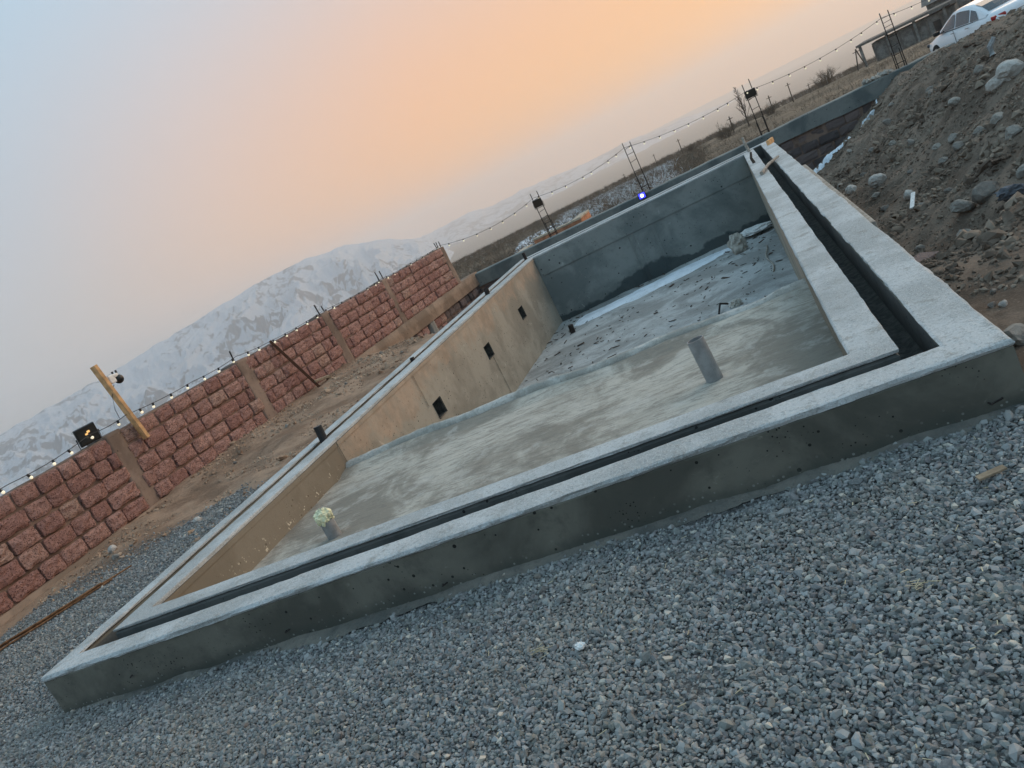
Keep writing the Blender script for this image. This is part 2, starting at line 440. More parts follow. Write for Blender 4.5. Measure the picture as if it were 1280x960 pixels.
def mesh(name, verts, faces, mats, smooth=False):
    me = bpy.data.meshes.new(name)
    me.from_pydata([tuple(v) for v in verts], [], [tuple(f) for f in faces])
    for m in ([mats] if isinstance(mats, str) else mats):
        me.materials.append(MATS[m])
    if smooth: me.polygons.foreach_set('use_smooth', [True] * len(me.polygons))
    me.update()
    return me

def ob(name, me, parent=None, loc=(0, 0, 0), rot=(0, 0, 0), scale=(1, 1, 1)):
    o = bpy.data.objects.new(name, me)
    o.location = loc; o.rotation_euler = rot; o.scale = scale
    return link(o, parent)

def bm_obj(name, bm, mats, parent=None, loc=(0, 0, 0), rot=(0, 0, 0), smooth=False):
    me = bpy.data.meshes.new(name)
    bmesh.ops.recalc_face_normals(bm, faces=bm.faces[:])
    bm.to_mesh(me); bm.free()
    for m in ([mats] if isinstance(mats, str) else mats):
        me.materials.append(MATS[m])
    if smooth: me.polygons.foreach_set('use_smooth', [True] * len(me.polygons))
    return ob(name, me, parent, loc, rot)

def add_box(bm, c, s, rot=None, bevel=0.0):
    r = bmesh.ops.create_cube(bm, size=1.0)
    vs = r['verts']
    M = Matrix.Translation(c) @ (rot.to_4x4() if rot is not None else Matrix.Identity(4)) @ Matrix.Diagonal((s[0], s[1], s[2], 1))
    bmesh.ops.transform(bm, matrix=M, verts=vs)
    if bevel > 0:
        es = set()
        for v in vs: es.update(v.link_edges)
        bmesh.ops.bevel(bm, geom=list(es), offset=bevel, segments=2, affect='EDGES', profile=0.6)

def add_tube(bm, pts, r, seg=8, caps=True, r2=None):
    pts = [Vector(p) for p in pts]
    rings = []
    N = len(pts)
    up0 = Vector((0, 0, 1))
    for i, p in enumerate(pts):
        d = (pts[min(i + 1, N - 1)] - pts[max(i - 1, 0)]).normalized()
        up = up0 if abs(d.dot(up0)) < 0.95 else Vector((1, 0, 0))
        a = d.cross(up).normalized(); b = d.cross(a).normalized()
        rr = r if r2 is None else r + (r2 - r) * i / max(1, N - 1)
        rings.append([bm.verts.new(p + (a * math.cos(2 * math.pi * k / seg) + b * math.sin(2 * math.pi * k / seg)) * rr) for k in range(seg)])
    for i in range(N - 1):
        for k in range(seg):
            bm.faces.new((rings[i][k], rings[i][(k + 1) % seg], rings[i + 1][(k + 1) % seg], rings[i + 1][k]))
    if caps:
        bm.faces.new(rings[0]); bm.faces.new(rings[-1][::-1])

def rock_mesh(name, mat, seed, sub=2, squash=0.7, amp=0.35, sharp=True):
    bm = bmesh.new()
    bmesh.ops.create_icosphere(bm, subdivisions=sub, radius=0.5)
    r = random.Random(seed)
    planes = [(Vector((r.gauss(0, 1), r.gauss(0, 1), r.gauss(0, 1))).normalized(), 0.26 + 0.2 * r.random()) for _ in range(9)]
    for v in bm.verts:
        p = v.co.copy()
        for nrm, d in planes:
            e = p.dot(nrm) - d
            if e > 0: p -= nrm * e * 0.85
        p *= 1 + amp * 0.25 * (r.random() - 0.5)
        v.co = Vector((p.x, p.y * (0.75 + 0.25 * r.random()), p.z * squash))
    me = bpy.data.meshes.new(name)
    bm.to_mesh(me); bm.free()
    me.materials.append(MATS[mat])
    return me

# ------------------------------------------------------------------ shape of the land
PO = [(-4.537, 3.107), (0.615, 3.138), (0.60, 16.25), (-4.42, 15.35)]     # outer edge of the rim
PC = [(-4.400, 3.272), (0.418, 3.299), (0.41, 16.05), (-4.29, 15.15)]     # channel, outer edge
PI_ = [(-4.280, 3.452), (0.278, 3.434), (0.26, 15.85), (-4.19, 14.98)]    # channel, inner edge
PP = [(-4.099, 3.609), (0.101, 3.587), (0.075, 15.65), (-4.02, 14.75)]    # pool edge
RIM = 0.27
FLOOR_S, FLOOR_D = -0.04, -1.06

def wall_x(y): return -8.2 + 0.052 * y
def beam_y(x): return 20.86 + 0.0888 * x

FAR_D = np.array([0, 20, 23, 27, 34, 60, 120, 250, 420, 520, 800, 2000, 30000.])
FAR_Z = np.array([-0.3, -0.35, -0.55, -0.95, -1.1, -2.0, -4.75, -10.9, -19.0, -27, -60, -190, -260.])

def height(x, y):
    x = np.asarray(x, float); y = np.asarray(y, float)
    d = np.hypot(x, y)
    near = 0.022 * fbm(x * 1.7, y * 1.7, 4, 3)
    # left strip between pool and wall: slight berm, then falling into the trench by the far corner
    lm = sstep(-4.3, -4.7, x)
    berm = 0.10 * sstep(7.0, 9.5, y) * np.exp(-((x + 6.3) / 1.0) ** 2) + 0.09 * sstep(5.0, 8, y) * sstep(-6.6, -7.6, x) + 0.07 * np.exp(-((x + 7.0) ** 2 + (y - 6.3) ** 2) / 0.16)
    left = berm - 0.78 * sstep(12.0, 16.0, y + 0.5 * (x + 6)) + sstep(5.5, 7.5, y) * 0.05 * fbm(x * 2.1, y * 2.1, 5, 11)
    # right side: near lip, pit, bank
    pit = -1.02 - 0.012 * (y - 8)
    bank = pit + (1.43 - 0.030 * np.clip(y - 13, 0, 9) + 0.05 * fbm(y * 0.5, x * 0 + 2, 2, 31)) * sstep(1.05, 4.5, x + 0.35 * fbm(y * 0.35, x * 0.2, 3, 21))
    rough = 0.22 * fbm(x * 0.9, y * 0.9, 6, 41, 0.55) + 0.07 * fbm(x * 3.7, y * 3.7, 4, 47, 0.6)
    lip = 0.02 + 0.12 * sstep(0.6, 2.6, x) + 0.035 * fbm(x * 2.3, y * 2.3, 5, 51)
    lx = 5.35 + 0.75 * sstep(0.6, 2.4, x) + 0.25 * fbm(x * 1.2, y * 0.3, 3, 55)
    t = sstep(0, 1.5, y - lx)
    right = lip * (1 - t) + (bank + rough * sstep(0.7, 1.6, x)) * t
    rm = sstep(0.45, 0.75, x) * sstep(2.6, 3.5, y)
    # behind the pool, in front of the beam
    back = -0.85 + 0.06 * fbm(x * 1.5, y * 1.5, 4, 61)
    bkm = sstep(15.0, 15.9, y - 0.18 * (np.clip(x, -4.4, 0.5) + 4.4)) * sstep(1.4, 0.4, x)
    z = near * (1 - lm) * (1 - rm) + left * lm * (1 - rm) + near * lm + right * rm
    z = z * (1 - bkm) + np.minimum(z, back) * bkm
    # beyond the beam and the wall the hillside runs down to the plain
    far = np.interp(d, FAR_D, FAR_Z) + np.clip(d / 400, 0, 1.5) * 0.9 * fbm(x * 0.012, y * 0.012, 5, 71) * (d < 2500)
    far = far + 0.08 * fbm(x * 0.4, y * 0.4, 4, 73) * (d < 200)
    fy = sstep(20.95, 21.6, y - 0.0888 * np.clip(x, -10, 6))
    fx = sstep(0.25, 1.5, wall_x(np.clip(y, -5, 25)) - x)
    bx = sstep(7.5, 12, x) * sstep(15, 25, y)
    fm = np.maximum(np.maximum(fy * sstep(9.0, 5.0, np.where(y < 24, x, -9)), fx), np.maximum(bx, sstep(24, 27, d)))
    fm = np.where(y < 2.0, fx * sstep(30, 60, d), fm)
    return z * (1 - fm) + far * fm

def axis(parts):
    out = [parts[0][0]]
    for a, b, st in parts:
        k = max(1, int(round((b - a) / st)))
        out += list(np.linspace(a, b, k + 1)[1:])
    return np.array(out)

def geo(a, b, k):
    return np.geomspace(a, b, k)

XL = -geo(9.5, 24000, 60)[::-1]
XR = geo(8.0, 24000, 55)
xs = np.concatenate([XL[:-1], axis([(-9.5, -8.4, 0.2), (-8.4, -4.41, 0.07), (-4.41, 0.5, 0.35), (0.5, 5.0, 0.045), (5.0, 8.0, 0.12)]), XR[1:]])
YN = -geo(1.0, 24000, 40)[::-1]
YF = geo(24.0, 24000, 90)
ys = np.concatenate([YN, axis([(-0.8, 3.2, 0.1), (3.2, 15.3, 0.06), (15.3, 24.0, 0.07)]), YF[1:]])
GX, GY = np.meshgrid(xs, ys)
# rows behind the pool follow its skewed end
sk = 0.18 * (np.clip(GX, -4.41, 0.5) + 4.41) * sstep(13.5, 15.3, GY) * sstep(19.0, 15.3, GY)
GY = GY + sk
GZ = height(GX, GY)
nx_, ny_ = len(xs), len(ys)
ix0, ix1 = np.argmin(abs(xs + 4.41)), np.argmin(abs(xs - 0.5))
iy0, iy1 = np.argmin(abs(ys - 3.2)), np.argmin(abs(ys - 15.3))
idx = np.arange(nx_ * ny_).reshape(ny_, nx_)
keep = np.ones((ny_ - 1, nx_ - 1), bool)
keep[iy0:iy1, ix0:ix1] = False
q = np.stack([idx[:-1, :-1], idx[:-1, 1:], idx[1:, 1:], idx[1:, :-1]], -1)[keep]
me = bpy.data.meshes.new('ground')
V = np.stack([GX, GY, GZ], -1).reshape(-1, 3)
me.vertices.add(len(V)); me.vertices.foreach_set('co', V.astype(np.float32).ravel())
me.loops.add(q.size); me.loops.foreach_set('vertex_index', q.astype(np.int32).ravel())
me.polygons.add(len(q)); me.polygons.foreach_set('loop_start', np.arange(0, q.size, 4, dtype=np.int32))
me.polygons.foreach_set('loop_total', np.full(len(q), 4, np.int32))
me.polygons.foreach_set('use_smooth', np.ones(len(q), bool))
me.update(calc_edges=True)
def gravel_mask(x, y):
    """1 where gravel was spread, 0 on bare dirt"""
    x = np.asarray(x, float); y = np.asarray(y, float)
    e = 0.5 * fbm(x * 1.3, y * 1.3, 4, 81)
    left = sstep(0.25, -0.25, (y - 6.2) * 0.9 + (-(x + 4.5)) * 0.55 - 1.2 + e)
    left = np.where(x < -4.3, left * sstep(wall_x(y) + 0.3, wall_x(y) + 0.55, x + 0.2 * e), 1.0)
    left = left * (1 - 0.95 * np.exp(-((x + 7.0) ** 2 + (y - 6.3) ** 2) / 0.30))
    right = np.where(x > 0.5, sstep(0.3, -0.3, y - 3.35 + 0.4 * (x - 0.6) + e), 1.0)
    return np.where(y < 2.5, np.where(x > -4.3, 1.0, left), left * right)
for nm, arr in (('dirt', 1 - gravel_mask(GX, GY)),
                ('field', np.maximum(sstep(21, 23.5, np.hypot(GX, GY)), sstep(0.3, 1.2, wall_x(np.clip(GY, -5, 25)) - GX))),
                ('grey', sstep(-2.0, 0.3, GX))):
    a = me.attributes.new(nm, 'FLOAT', 'POINT')
    a.data.foreach_set('value', arr.astype(np.float32).ravel())
me.materials.append(MATS['ground_mix'])
ground = ob('ground', me)
tag(ground, 'gravel yard, bare dirt banks and dry hillside around the pool', kind='structure')

# ------------------------------------------------------------------ mountains
def mountain(name, label, az, el, dist, seed, base=-260.0, amp=1.0):
    az = np.array(az); el = np.array(el)
    A = np.linspace(az[0], az[-1], 900)
    Dn = np.linspace(0, 1, 150)
    top = CAMZ + dist * np.tan(np.radians(np.interp(A, az, el)))
    top = top + dist * 0.0050 * fbm(A * 0.55, A * 0, 8, seed, 0.58)
    AA, DD = np.meshgrid(A, Dn)
    T = np.broadcast_to(top, AA.shape)
    # the slope comes forward from the ridge line; gullies are ridged noise
    R = dist * (0.62 + 0.38 * DD)
    X = R * np.sin(np.radians(AA)); Y = R * np.cos(np.radians(AA))
    s = 1.0 / (dist * 0.055)
    wx = fbm(X * s * 0.7, Y * s * 0.7, 4, seed + 9) * 0.9
    arc = np.radians(AA) * dist
    rn = ridged(arc * s * 1.1 + wx * 0.8, R * s * 0.42 + wx * 0.5, 8, seed + 5, 0.6)
    prof = DD ** 1.15
    Z = base + (T - base) * prof + (rn - 0.55) * (T - base) * 0.60 * amp * np.sin(np.pi * np.clip(DD, 0, 1)) ** 0.8 * (0.35 + 0.65 * DD)
    # back slope
    Rb = dist * np.array([1.03, 1.12, 1.3])[:, None] * np.ones_like(A)
    Zb = np.stack([base + (top - base) * k for k in (0.86, 0.5, 0.0)])
    Xa = np.concatenate([X, Rb * np.sin(np.radians(A))]); Ya = np.concatenate([Y, Rb * np.cos(np.radians(A))]); Za = np.concatenate([Z, Zb])
    ny, nx = Xa.shape
    idx = np.arange(nx * ny).reshape(ny, nx)
    q = np.stack([idx[:-1, :-1], idx[:-1, 1:], idx[1:, 1:], idx[1:, :-1]], -1).reshape(-1, 4)
    me = mesh(name, np.stack([Xa, Ya, Za], -1).reshape(-1, 3), q, 'mountain_rock', True)
    w2 = fbm(arc * s * 1.5, R * s * 1.5, 4, seed + 31) * 1.3
    t1 = ridged(arc * s * 1.6 + w2, R * s * 0.9 + w2 * 0.6, 3, seed + 41, 0.5)
    t2 = ridged(arc * s * 4.5 + w2 * 2.0, R * s * 3.0 - w2 * 2.0, 4, seed + 51, 0.6)
    big = fbm(arc * s * 0.5, R * s * 0.5, 3, seed + 61)
    rock = sstep(0.46, 0.66, 0.45 * t1 + 0.55 * t2 + 0.16 * big)
    rock = np.concatenate([rock, np.zeros((3, nx))])
    at = me.attributes.new('rock', 'FLOAT', 'POINT'); at.data.foreach_set('value', rock.astype(np.float32).ravel())
    return tag(ob(name, me), label, kind='structure')

mountain('mountain', 'snow-streaked mountain massif rising behind the red block wall',
         [-75, -62, -54, -50.4, -48.4, -46.5, -43.8, -40.6, -37.1, -34.1, -31.7, -29.2, -27.9, -26.4, -24.9, -23.4, -22.0, -20.8, -19.6, -17, -12],
         [-0.6, 0.1, 0.5, 0.66, 0.85, 0.9, 1.12, 1.3, 1.6, 1.92, 2.12, 2.25, 1.95, 1.83, 1.4, 0.75, 0.0, -1.0, -2.4, -3.2, -3.6], 6000.0, 101)
mountain('mountain_range', 'faint snowy mountain range far off under the orange sky',
         [-32, -28, -24.1, -20.9, -19.2, -17.6, -16.2, -14.7, -13.2, -11.1, -8.7, -6.4, -4.2, -2.6, -1.0, 1.1, 3.1, 7, 14, 30],
         [-0.5, 0.2, 0.35, -0.2, -0.12, -0.05, -0.15, -0.35, -0.25, -0.32, -0.42, -0.52, -0.72, -0.75, -0.95, -1.25, -1.5, -1.9, -2.2, -2.5], 10000.0, 202, -300.0, 0.7)

# ------------------------------------------------------------------ the air: pale evening haze
bm = bmesh.new()
add_box(bm, (0, 0, 30), (28000, 28000, 700))
haze = bm_obj('haze', bm, [])
hm = bpy.data.materials.new('haze_air'); hm.use_nodes = True
hm.node_tree.nodes.clear()
ho = hm.node_tree.nodes.new('ShaderNodeOutputMaterial'); hv = hm.node_tree.nodes.new('ShaderNodeVolumePrincipled')
hv.inputs['Color'].default_value = (0.985, 0.95, 0.93, 1)
hv.inputs['Density'].default_value = 0.00016
hv.inputs['Anisotropy'].default_value = 0.45
hm.node_tree.links.new(hv.outputs[0], ho.inputs['Volume'])
haze.data.materials.append(hm)
tag(haze, 'pale evening haze lying over the plain', kind='stuff')

# ------------------------------------------------------------------ the concrete pool
pool = empty('concrete_pool', (0, 0, 0))
tag(pool, 'unfinished grey concrete swimming pool with overflow channel around its rim', 'pool')

def loop_pts(corners, step_front=0.03, step=0.08):
    out = []
    for k in range(4):
        a = np.array(corners[k]); b = np.array(corners[(k + 1) % 4])
        L = np.linalg.norm(b - a)
        m = max(2, int(L / (step_front if k == 0 else (0.05 if k == 1 else step))))
        out.append((k, m))
    return out

STEPS = loop_pts(PO)

def sweep_ring(name, A, B, profile, mats, parent, jit=0.0, jz=0.0, seed=0, matidx=None, smooth=False):
    """sweep a profile of (weight between loops A and B, height, jitter) around the pool"""
    pts = []
    for k, m in STEPS:
        a0, a1 = np.array(A[k]), np.array(A[(k + 1) % 4]); b0, b1 = np.array(B[k]), np.array(B[(k + 1) % 4])
        t = np.arange(m)[:, None] / m
        pts.append((a0 + (a1 - a0) * t, b0 + (b1 - b0) * t))
    PA = np.concatenate([p[0] for p in pts]); PB = np.concatenate([p[1] for p in pts])
    N = len(PA); dv = PB - PA; ln = np.linalg.norm(dv, axis=1, keepdims=True); un = dv / ln
    s = np.concatenate([[0], np.cumsum(np.linalg.norm(np.diff(PA, axis=0), axis=1))])
    V = []
    for j, (w, z, ja) in enumerate(profile):
        o = ja * jit * (fbm(s * 3.0, s * 0 + j * 3.1 + seed, 5, seed + 5, 0.6) + 0.5 * fbm(s * 16.0, s * 0 + j, 3, seed + 8))
        zz = z + abs(ja) * jz * (fbm(s * 1.7, s * 0 + j * 1.7 + seed, 5, seed + 15, 0.6) + 0.4 * fbm(s * 14.0, s * 0 + j, 3, seed + 18))
        xy = PA + dv * w + un * o[:, None]
        V.append(np.column_stack([xy, zz]))
    P = len(profile)
    V = np.stack(V, 1).reshape(-1, 3)
    F = []; MI = []
    for i in range(N):
        i2 = (i + 1) % N
        for j in range(P - 1):
            F.append((i * P + j, i2 * P + j, i2 * P + j + 1, i * P + j + 1))
            MI.append(matidx[j] if matidx else 0)
    me = mesh(name, V, F, mats, smooth)
    me.polygons.foreach_set('material_index', MI)
    return ob(name, me, parent)

CH = 0.24      # depth of the overflow channel
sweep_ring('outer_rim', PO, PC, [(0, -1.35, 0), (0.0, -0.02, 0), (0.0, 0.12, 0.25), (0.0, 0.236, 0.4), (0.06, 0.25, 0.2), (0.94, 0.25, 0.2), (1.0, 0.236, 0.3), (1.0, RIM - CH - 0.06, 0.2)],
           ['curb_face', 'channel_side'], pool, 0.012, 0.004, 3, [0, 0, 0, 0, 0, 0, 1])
sweep_ring('rim_screed', PO, PC, [(0.0, 0.243, 0.8), (-0.03, 0.255, 1.0), (-0.01, 0.268, 0.9), (0.05, 0.272, 0.5), (0.2, 0.272, 0.3), (0.4, 0.273, 0.3), (0.6, 0.273, 0.3), (0.8, 0.272, 0.3), (0.97, 0.272, 0.5), (1.012, 0.27, 0.9), (1.014, 0.263, 0.9), (1.0, 0.256, 0.7)],
           'screed', pool, 0.014, 0.005, 13)
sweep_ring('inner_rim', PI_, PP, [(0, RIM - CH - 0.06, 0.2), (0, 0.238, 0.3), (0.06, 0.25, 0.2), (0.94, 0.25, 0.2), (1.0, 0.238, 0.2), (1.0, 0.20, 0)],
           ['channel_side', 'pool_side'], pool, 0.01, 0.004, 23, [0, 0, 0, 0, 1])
sweep_ring('inner_rim_screed', PI_, PP, [(0.0, 0.256, 0.6), (-0.012, 0.263, 0.8), (-0.01, 0.27, 0.8), (0.03, 0.271, 0.4), (0.25, 0.271, 0.3), (0.5, 0.272, 0.3), (0.75, 0.271, 0.3), (0.95, 0.271, 0.4), (1.005, 0.267, 0.5), (1.01, 0.255, 0.6), (1.0, 0.243, 0.5)],
           'screed', pool, 0.010, 0.004, 33)
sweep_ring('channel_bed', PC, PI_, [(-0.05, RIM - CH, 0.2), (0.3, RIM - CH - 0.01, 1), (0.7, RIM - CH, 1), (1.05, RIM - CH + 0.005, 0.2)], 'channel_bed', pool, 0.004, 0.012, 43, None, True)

def lerp2(a, b, t): return (a[0] + (b[0] - a[0]) * t, a[1] + (b[1] - a[1]) * t)

# side wall facing the glow, with three light niches
NICHES = [(8.28, 8.53), (10.50, 10.75), (12.63, 12.88)]
NZ0, NZ1 = -0.405, -0.215
ysplit = [PP[0][1]]
for a, b in NICHES: ysplit += [a, b]
ysplit.append(PP[3][1])
def px_left(y): return PP[0][0] + (PP[3][0] - PP[0][0]) * (y - PP[0][1]) / (PP[3][1] - PP[0][1])
zs = [0.245, NZ1, NZ0, -1.2]
vv = []; ff = []
Y2 = [ysplit[0]]
for a, b in zip(ysplit[:-1], ysplit[1:]):
    k = max(1, int((b - a) / 0.15)); Y2 += list(np.linspace(a, b, k + 1)[1:])
Z2 = [0.245]
for a, b in zip(zs[:-1], zs[1:]):
    k = max(1, int((a - b) / 0.12)); Z2 += list(np.linspace(a, b, k + 1)[1:])
Y2 = np.array(Y2); Z2 = np.array(Z2)
for y in Y2:
    for z in Z2:
        onedge = min(abs(y - e) for e in ysplit) < 1e-6
        off = 0.006 * float(fbm(y * 1.2, z * 1.2, 3, 5)) + (0.0 if y > 6.15 else 0.0)
        vv.append((px_left(y) - 0.006 + off, y, z))
nz = len(Z2)
for i in range(len(Y2) - 1):
    ym = (Y2[i] + Y2[i + 1]) / 2
    for j in range(nz - 1):
        zm = (Z2[j] + Z2[j + 1]) / 2
        if NZ0 < zm < NZ1 and any(a < ym < b for a, b in NICHES): continue
        ff.append((i * nz + j, i * nz + j + 1, (i + 1) * nz + j + 1, (i + 1) * nz + j))
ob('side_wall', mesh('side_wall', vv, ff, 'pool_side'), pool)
for a, b in NICHES:
    bm = bmesh.new()
    x = px_left((a + b) / 2); d = 0.16; e = 0.004
    c = [(x - d, a - e, NZ0 - e), (x - d, b + e, NZ0 - e), (x - d, b + e, NZ1 + e), (x - d, a - e, NZ1 + e)]
    f = [(x + 0.004, p[1], p[2]) for p in c]
    cb = [bm.verts.new(p) for p in c]; fb = [bm.verts.new(p) for p in f]
    bm.faces.new(cb)
    for k in range(4): bm.faces.new((cb[k], cb[(k + 1) % 4], fb[(k + 1) % 4], fb[k]))
    ni = bm_obj('light_niche', bm, 'channel_bed', pool)

def skew_quad_wall(name, p0, p1, z0, z1, mat, parent, nx=40, nz=10, off=0.006, seed=1):
    vv = []; ff = []
    p0 = np.array(p0); p1 = np.array(p1); d = (p1 - p0) / np.linalg.norm(p1 - p0); nr = np.array([-d[1], d[0]])
    for i in range(nx + 1):
        for j in range(nz + 1):
            p = p0 + (p1 - p0) * i / nx + nr * off * float(fbm(i * 0.4, j * 0.5, 3, seed))
            vv.append((p[0], p[1], z0 + (z1 - z0) * j / nz))
    for i in range(nx):
        for j in range(nz):
            a = i * (nz + 1) + j
            ff.append((a, a + nz + 1, a + nz + 2, a + 1))
    return ob(name, mesh(name, vv, ff, mat, True), parent)
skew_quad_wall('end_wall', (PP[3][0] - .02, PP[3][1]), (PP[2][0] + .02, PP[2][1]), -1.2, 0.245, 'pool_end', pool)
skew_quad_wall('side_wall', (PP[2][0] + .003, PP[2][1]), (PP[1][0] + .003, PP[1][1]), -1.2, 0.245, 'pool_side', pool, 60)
skew_quad_wall('end_wall', PP[1], PP[0], -1.2, 0.245, 'pool_side', pool)
# raised ledge and formwork pilaster on the far wall
ex = np.array(PP[2]) - np.array(PP[3]); exl = np.linalg.norm(ex); exu = ex / exl; exn = np.array([exu[1], -exu[0]])
erot = Matrix.Rotation(math.atan2(exu[1], exu[0]), 3, 'Z')
def on_end(t, off): p = np.array(PP[3]) + ex * t + exn * off; return p
bm = bmesh.new()
p = on_end(0.5, 0.006); add_box(bm, (p[0], p[1], 0.055), (exl - 0.02, 0.02, 0.36), erot, 0.006)
bm_obj('wall_ledge', bm, 'pool_end', pool)
for t0, wd in ((0.49, 0.40), (0.52, 0.02), (0.42, 0.02)):
    bm = bmesh.new(); p = on_end(t0 if wd > .1 else t0, 0.005)
    if wd > .1: add_box(bm, (p[0], p[1], -0.62), (wd, 0.018, 0.97), erot, 0.004)
    else: add_box(bm, (p[0], p[1], -0.62), (wd, 0.034, 0.97), erot, 0.004)
    bm_obj('formwork_seam', bm, 'pool_end', pool)
# cold joints on the side wall
for y, z0, z1 in ((8.16, -0.2, 0.2), (10.66, -1.0, -0.42), (6.2, -0.05, 0.24)):
    bm = bmesh.new(); add_box(bm, (px_left(y) + 0.004, y, (z0 + z1) / 2), (0.007, 0.006, z1 - z0)); bm_obj('joint_line', bm, 'pool_side', pool)

# shallow bench with rounded lip, then the deep floor
def bench_lip(x): return 6.32 + 0.05 * math.sin(x * 1.7) + 0.03 * math.sin(x * 5)
vv = []; ff = []
XN = np.linspace(PP[0][0] - 0.02, PP[1][0] + 0.02, 85)
prof = [(-2.8, 0.0), (-2.6, 0.0)] + [(-2.6 + k * 0.065, 0.0) for k in range(1, 35)] + [(-0.30, -0.006), (-0.22, 0.018), (-0.14, 0.032), (-0.07, 0.03), (-0.02, 0.01), (0.02, -0.03), (0.04, -0.09), (0.05, -0.2), (0.06, -0.6), (0.07, -1.1)]
for x in XN:
    for dy, dz in prof:
        y = bench_lip(x) + dy
        tilt = -0.035 * (x + 4.1) / 4.2
        nn = 0.02 * float(fbm(x * 1.1, y * 1.1, 5, 9, 0.55)) if dy < -0.05 else 0.012 * float(fbm(x * 3, dy, 3, 9))
        vv.append((x, y, FLOOR_S + tilt + dz + nn))
P = len(prof)
for i in range(len(XN) - 1):
    for j in range(P - 1):
        a = i * P + j
        ff.append((a, a + P, a + P + 1, a + 1))
ob('shallow_floor', mesh('shallow_floor', vv, ff, 'pool_floor', True), pool)
vv = []; ff = []
XN = np.linspace(PP[0][0] - 0.05, PP[1][0] + 0.05, 60); YN2 = np.linspace(6.2, 15.75, 130)
for x in XN:
    for y in YN2:
        vv.append((x, y, FLOOR_D + 0.035 * float(fbm(x * 0.8, y * 0.8, 5, 19, 0.55)) + 0.010 * float(fbm(x * 6, y * 6, 2, 29))))
for i in range(len(XN) - 1):
    for j in range(len(YN2) - 1):
        a = i * len(YN2) + j
        ff.append((a, a + len(YN2), a + len(YN2) + 1, a + 1))
ob('deep_floor', mesh('deep_floor', vv, ff, 'pool_deep_floor', True), pool)

bm = bmesh.new()
pts = [(x, bench_lip(x) - 0.045, FLOOR_S - 0.035 * (x + 4.1) / 4.2 + 0.012 + 0.012 * float(fbm(x * 2.5, 1.0, 4, 37))) for x in np.linspace(PP[0][0] - 0.01, PP[1][0] + 0.01, 120)]
add_tube(bm, pts, 0.062, 12)
for v in bm.verts:
    v.co.y += 0.012 * float(fbm(v.co.x * 9, v.co.z * 20, 3, 38)); v.co.z += 0.008 * float(fbm(v.co.x * 11, v.co.y * 9, 3, 39))
bm_obj('step_lip', bm, 'lip_mortar', pool, smooth=True)

# mud and spilled mortar along the foot of the front face
vv = []; ff = []
XN = np.linspace(-4.6, 0.72, 260)
for i, x in enumerate(XN):
    wdt = 0.014 + 0.06 * max(0, float(fbm(x * 1.9, 3.3, 4, 91)) + 0.35) + 0.03 * float(vnoise(x * 14, 0, 92))
    hgt = 0.005 + 0.02 * float(vnoise(x * 5, 1, 93))
    yb = 3.107 + 0.031 * (x + 4.537) / 5.15
    for dy, k in ((0.012, 1.0), (-0.35 * wdt, 0.85), (-0.7 * wdt, 0.55), (-wdt, 0.1), (-wdt - 0.02, -0.6)):
        vv.append((x, yb + dy + (0.006 * (random.random() - .5) if dy < 0 else 0), hgt * k + 0.004 * (random.random() - 0.5) + 0.006))
for i in range(len(XN) - 1):
    for j in range(4):
        a = i * 5 + j
        ff.append((a, a + 1, a + 6, a + 5))
ob('mortar_skirt', mesh('mortar_skirt', vv, ff, 'mud_skirt', True), pool)
# tie wires sticking out of the front face
for x, z, l in ((-3.93, 0.11, 0.05), (-2.86, 0.075, 0.06), (-1.93, 0.05, 0.05), (0.47, 0.06, 0.05)):
    bm = bmesh.new(); y = 3.107 + 0.031 * (x + 4.537) / 5.15
    add_tube(bm, [(x, y + 0.02, z), (x + 0.01, y - 0.02, z), (x + l, y - 0.035, z + 0.018)], 0.004, 5)
    bm_obj('tie_wire', bm, 'dark_iron', pool)

# thin ice and snow along the far end of the floor
def patch(name, outline_fn, n_u, n_v, z_fn, mat, parent=None):
    vv = []; ff = []
    for i in range(n_u + 1):
        for j in range(n_v + 1):
            x, y, e = outline_fn(i / n_u, j / n_v)
            vv.append((x, y, z_fn(x, y, e)))
    for i in range(n_u):
        for j in range(n_v):
            a = i * (n_v + 1) + j
            ff.append((a, a + n_v + 1, a + n_v + 2, a + 1))
    return ob(name, mesh(name, vv, ff, mat, True), parent)
def strip(u, v):
    x = -3.75 + 3.25 * u
    yc = PP[3][1] + (PP[2][1] - PP[3][1]) * (x - PP[3][0]) / 4.1 - 0.75 - 0.1 * math.sin(u * 5)
    hw = 0.52 * (0.35 + 0.65 * math.sin(math.pi * min(1, max(0, u * 0.95 + 0.04)))) + 0.16 * float(fbm(u * 9, 1.0, 4, 7))
    hw = max(0.02, hw)
    e = 1 - abs(2 * v - 1)
    return x, yc + (2 * v - 1) * hw + 0.05 * float(fbm(u * 20, v * 3, 3, 8)), min(e * 3, 1) * min(1, 12 * u, 12 * (1 - u))
ice = patch('snow_strip', strip, 90, 10, lambda x, y, e: FLOOR_D + 0.035 * float(fbm(x * 0.8, y * 0.8, 5, 19, 0.55)) - 0.02 + 0.045 * e, 'snow')
tag(ice, 'strip of thin white snow along the far end of the pool floor', 'snow')

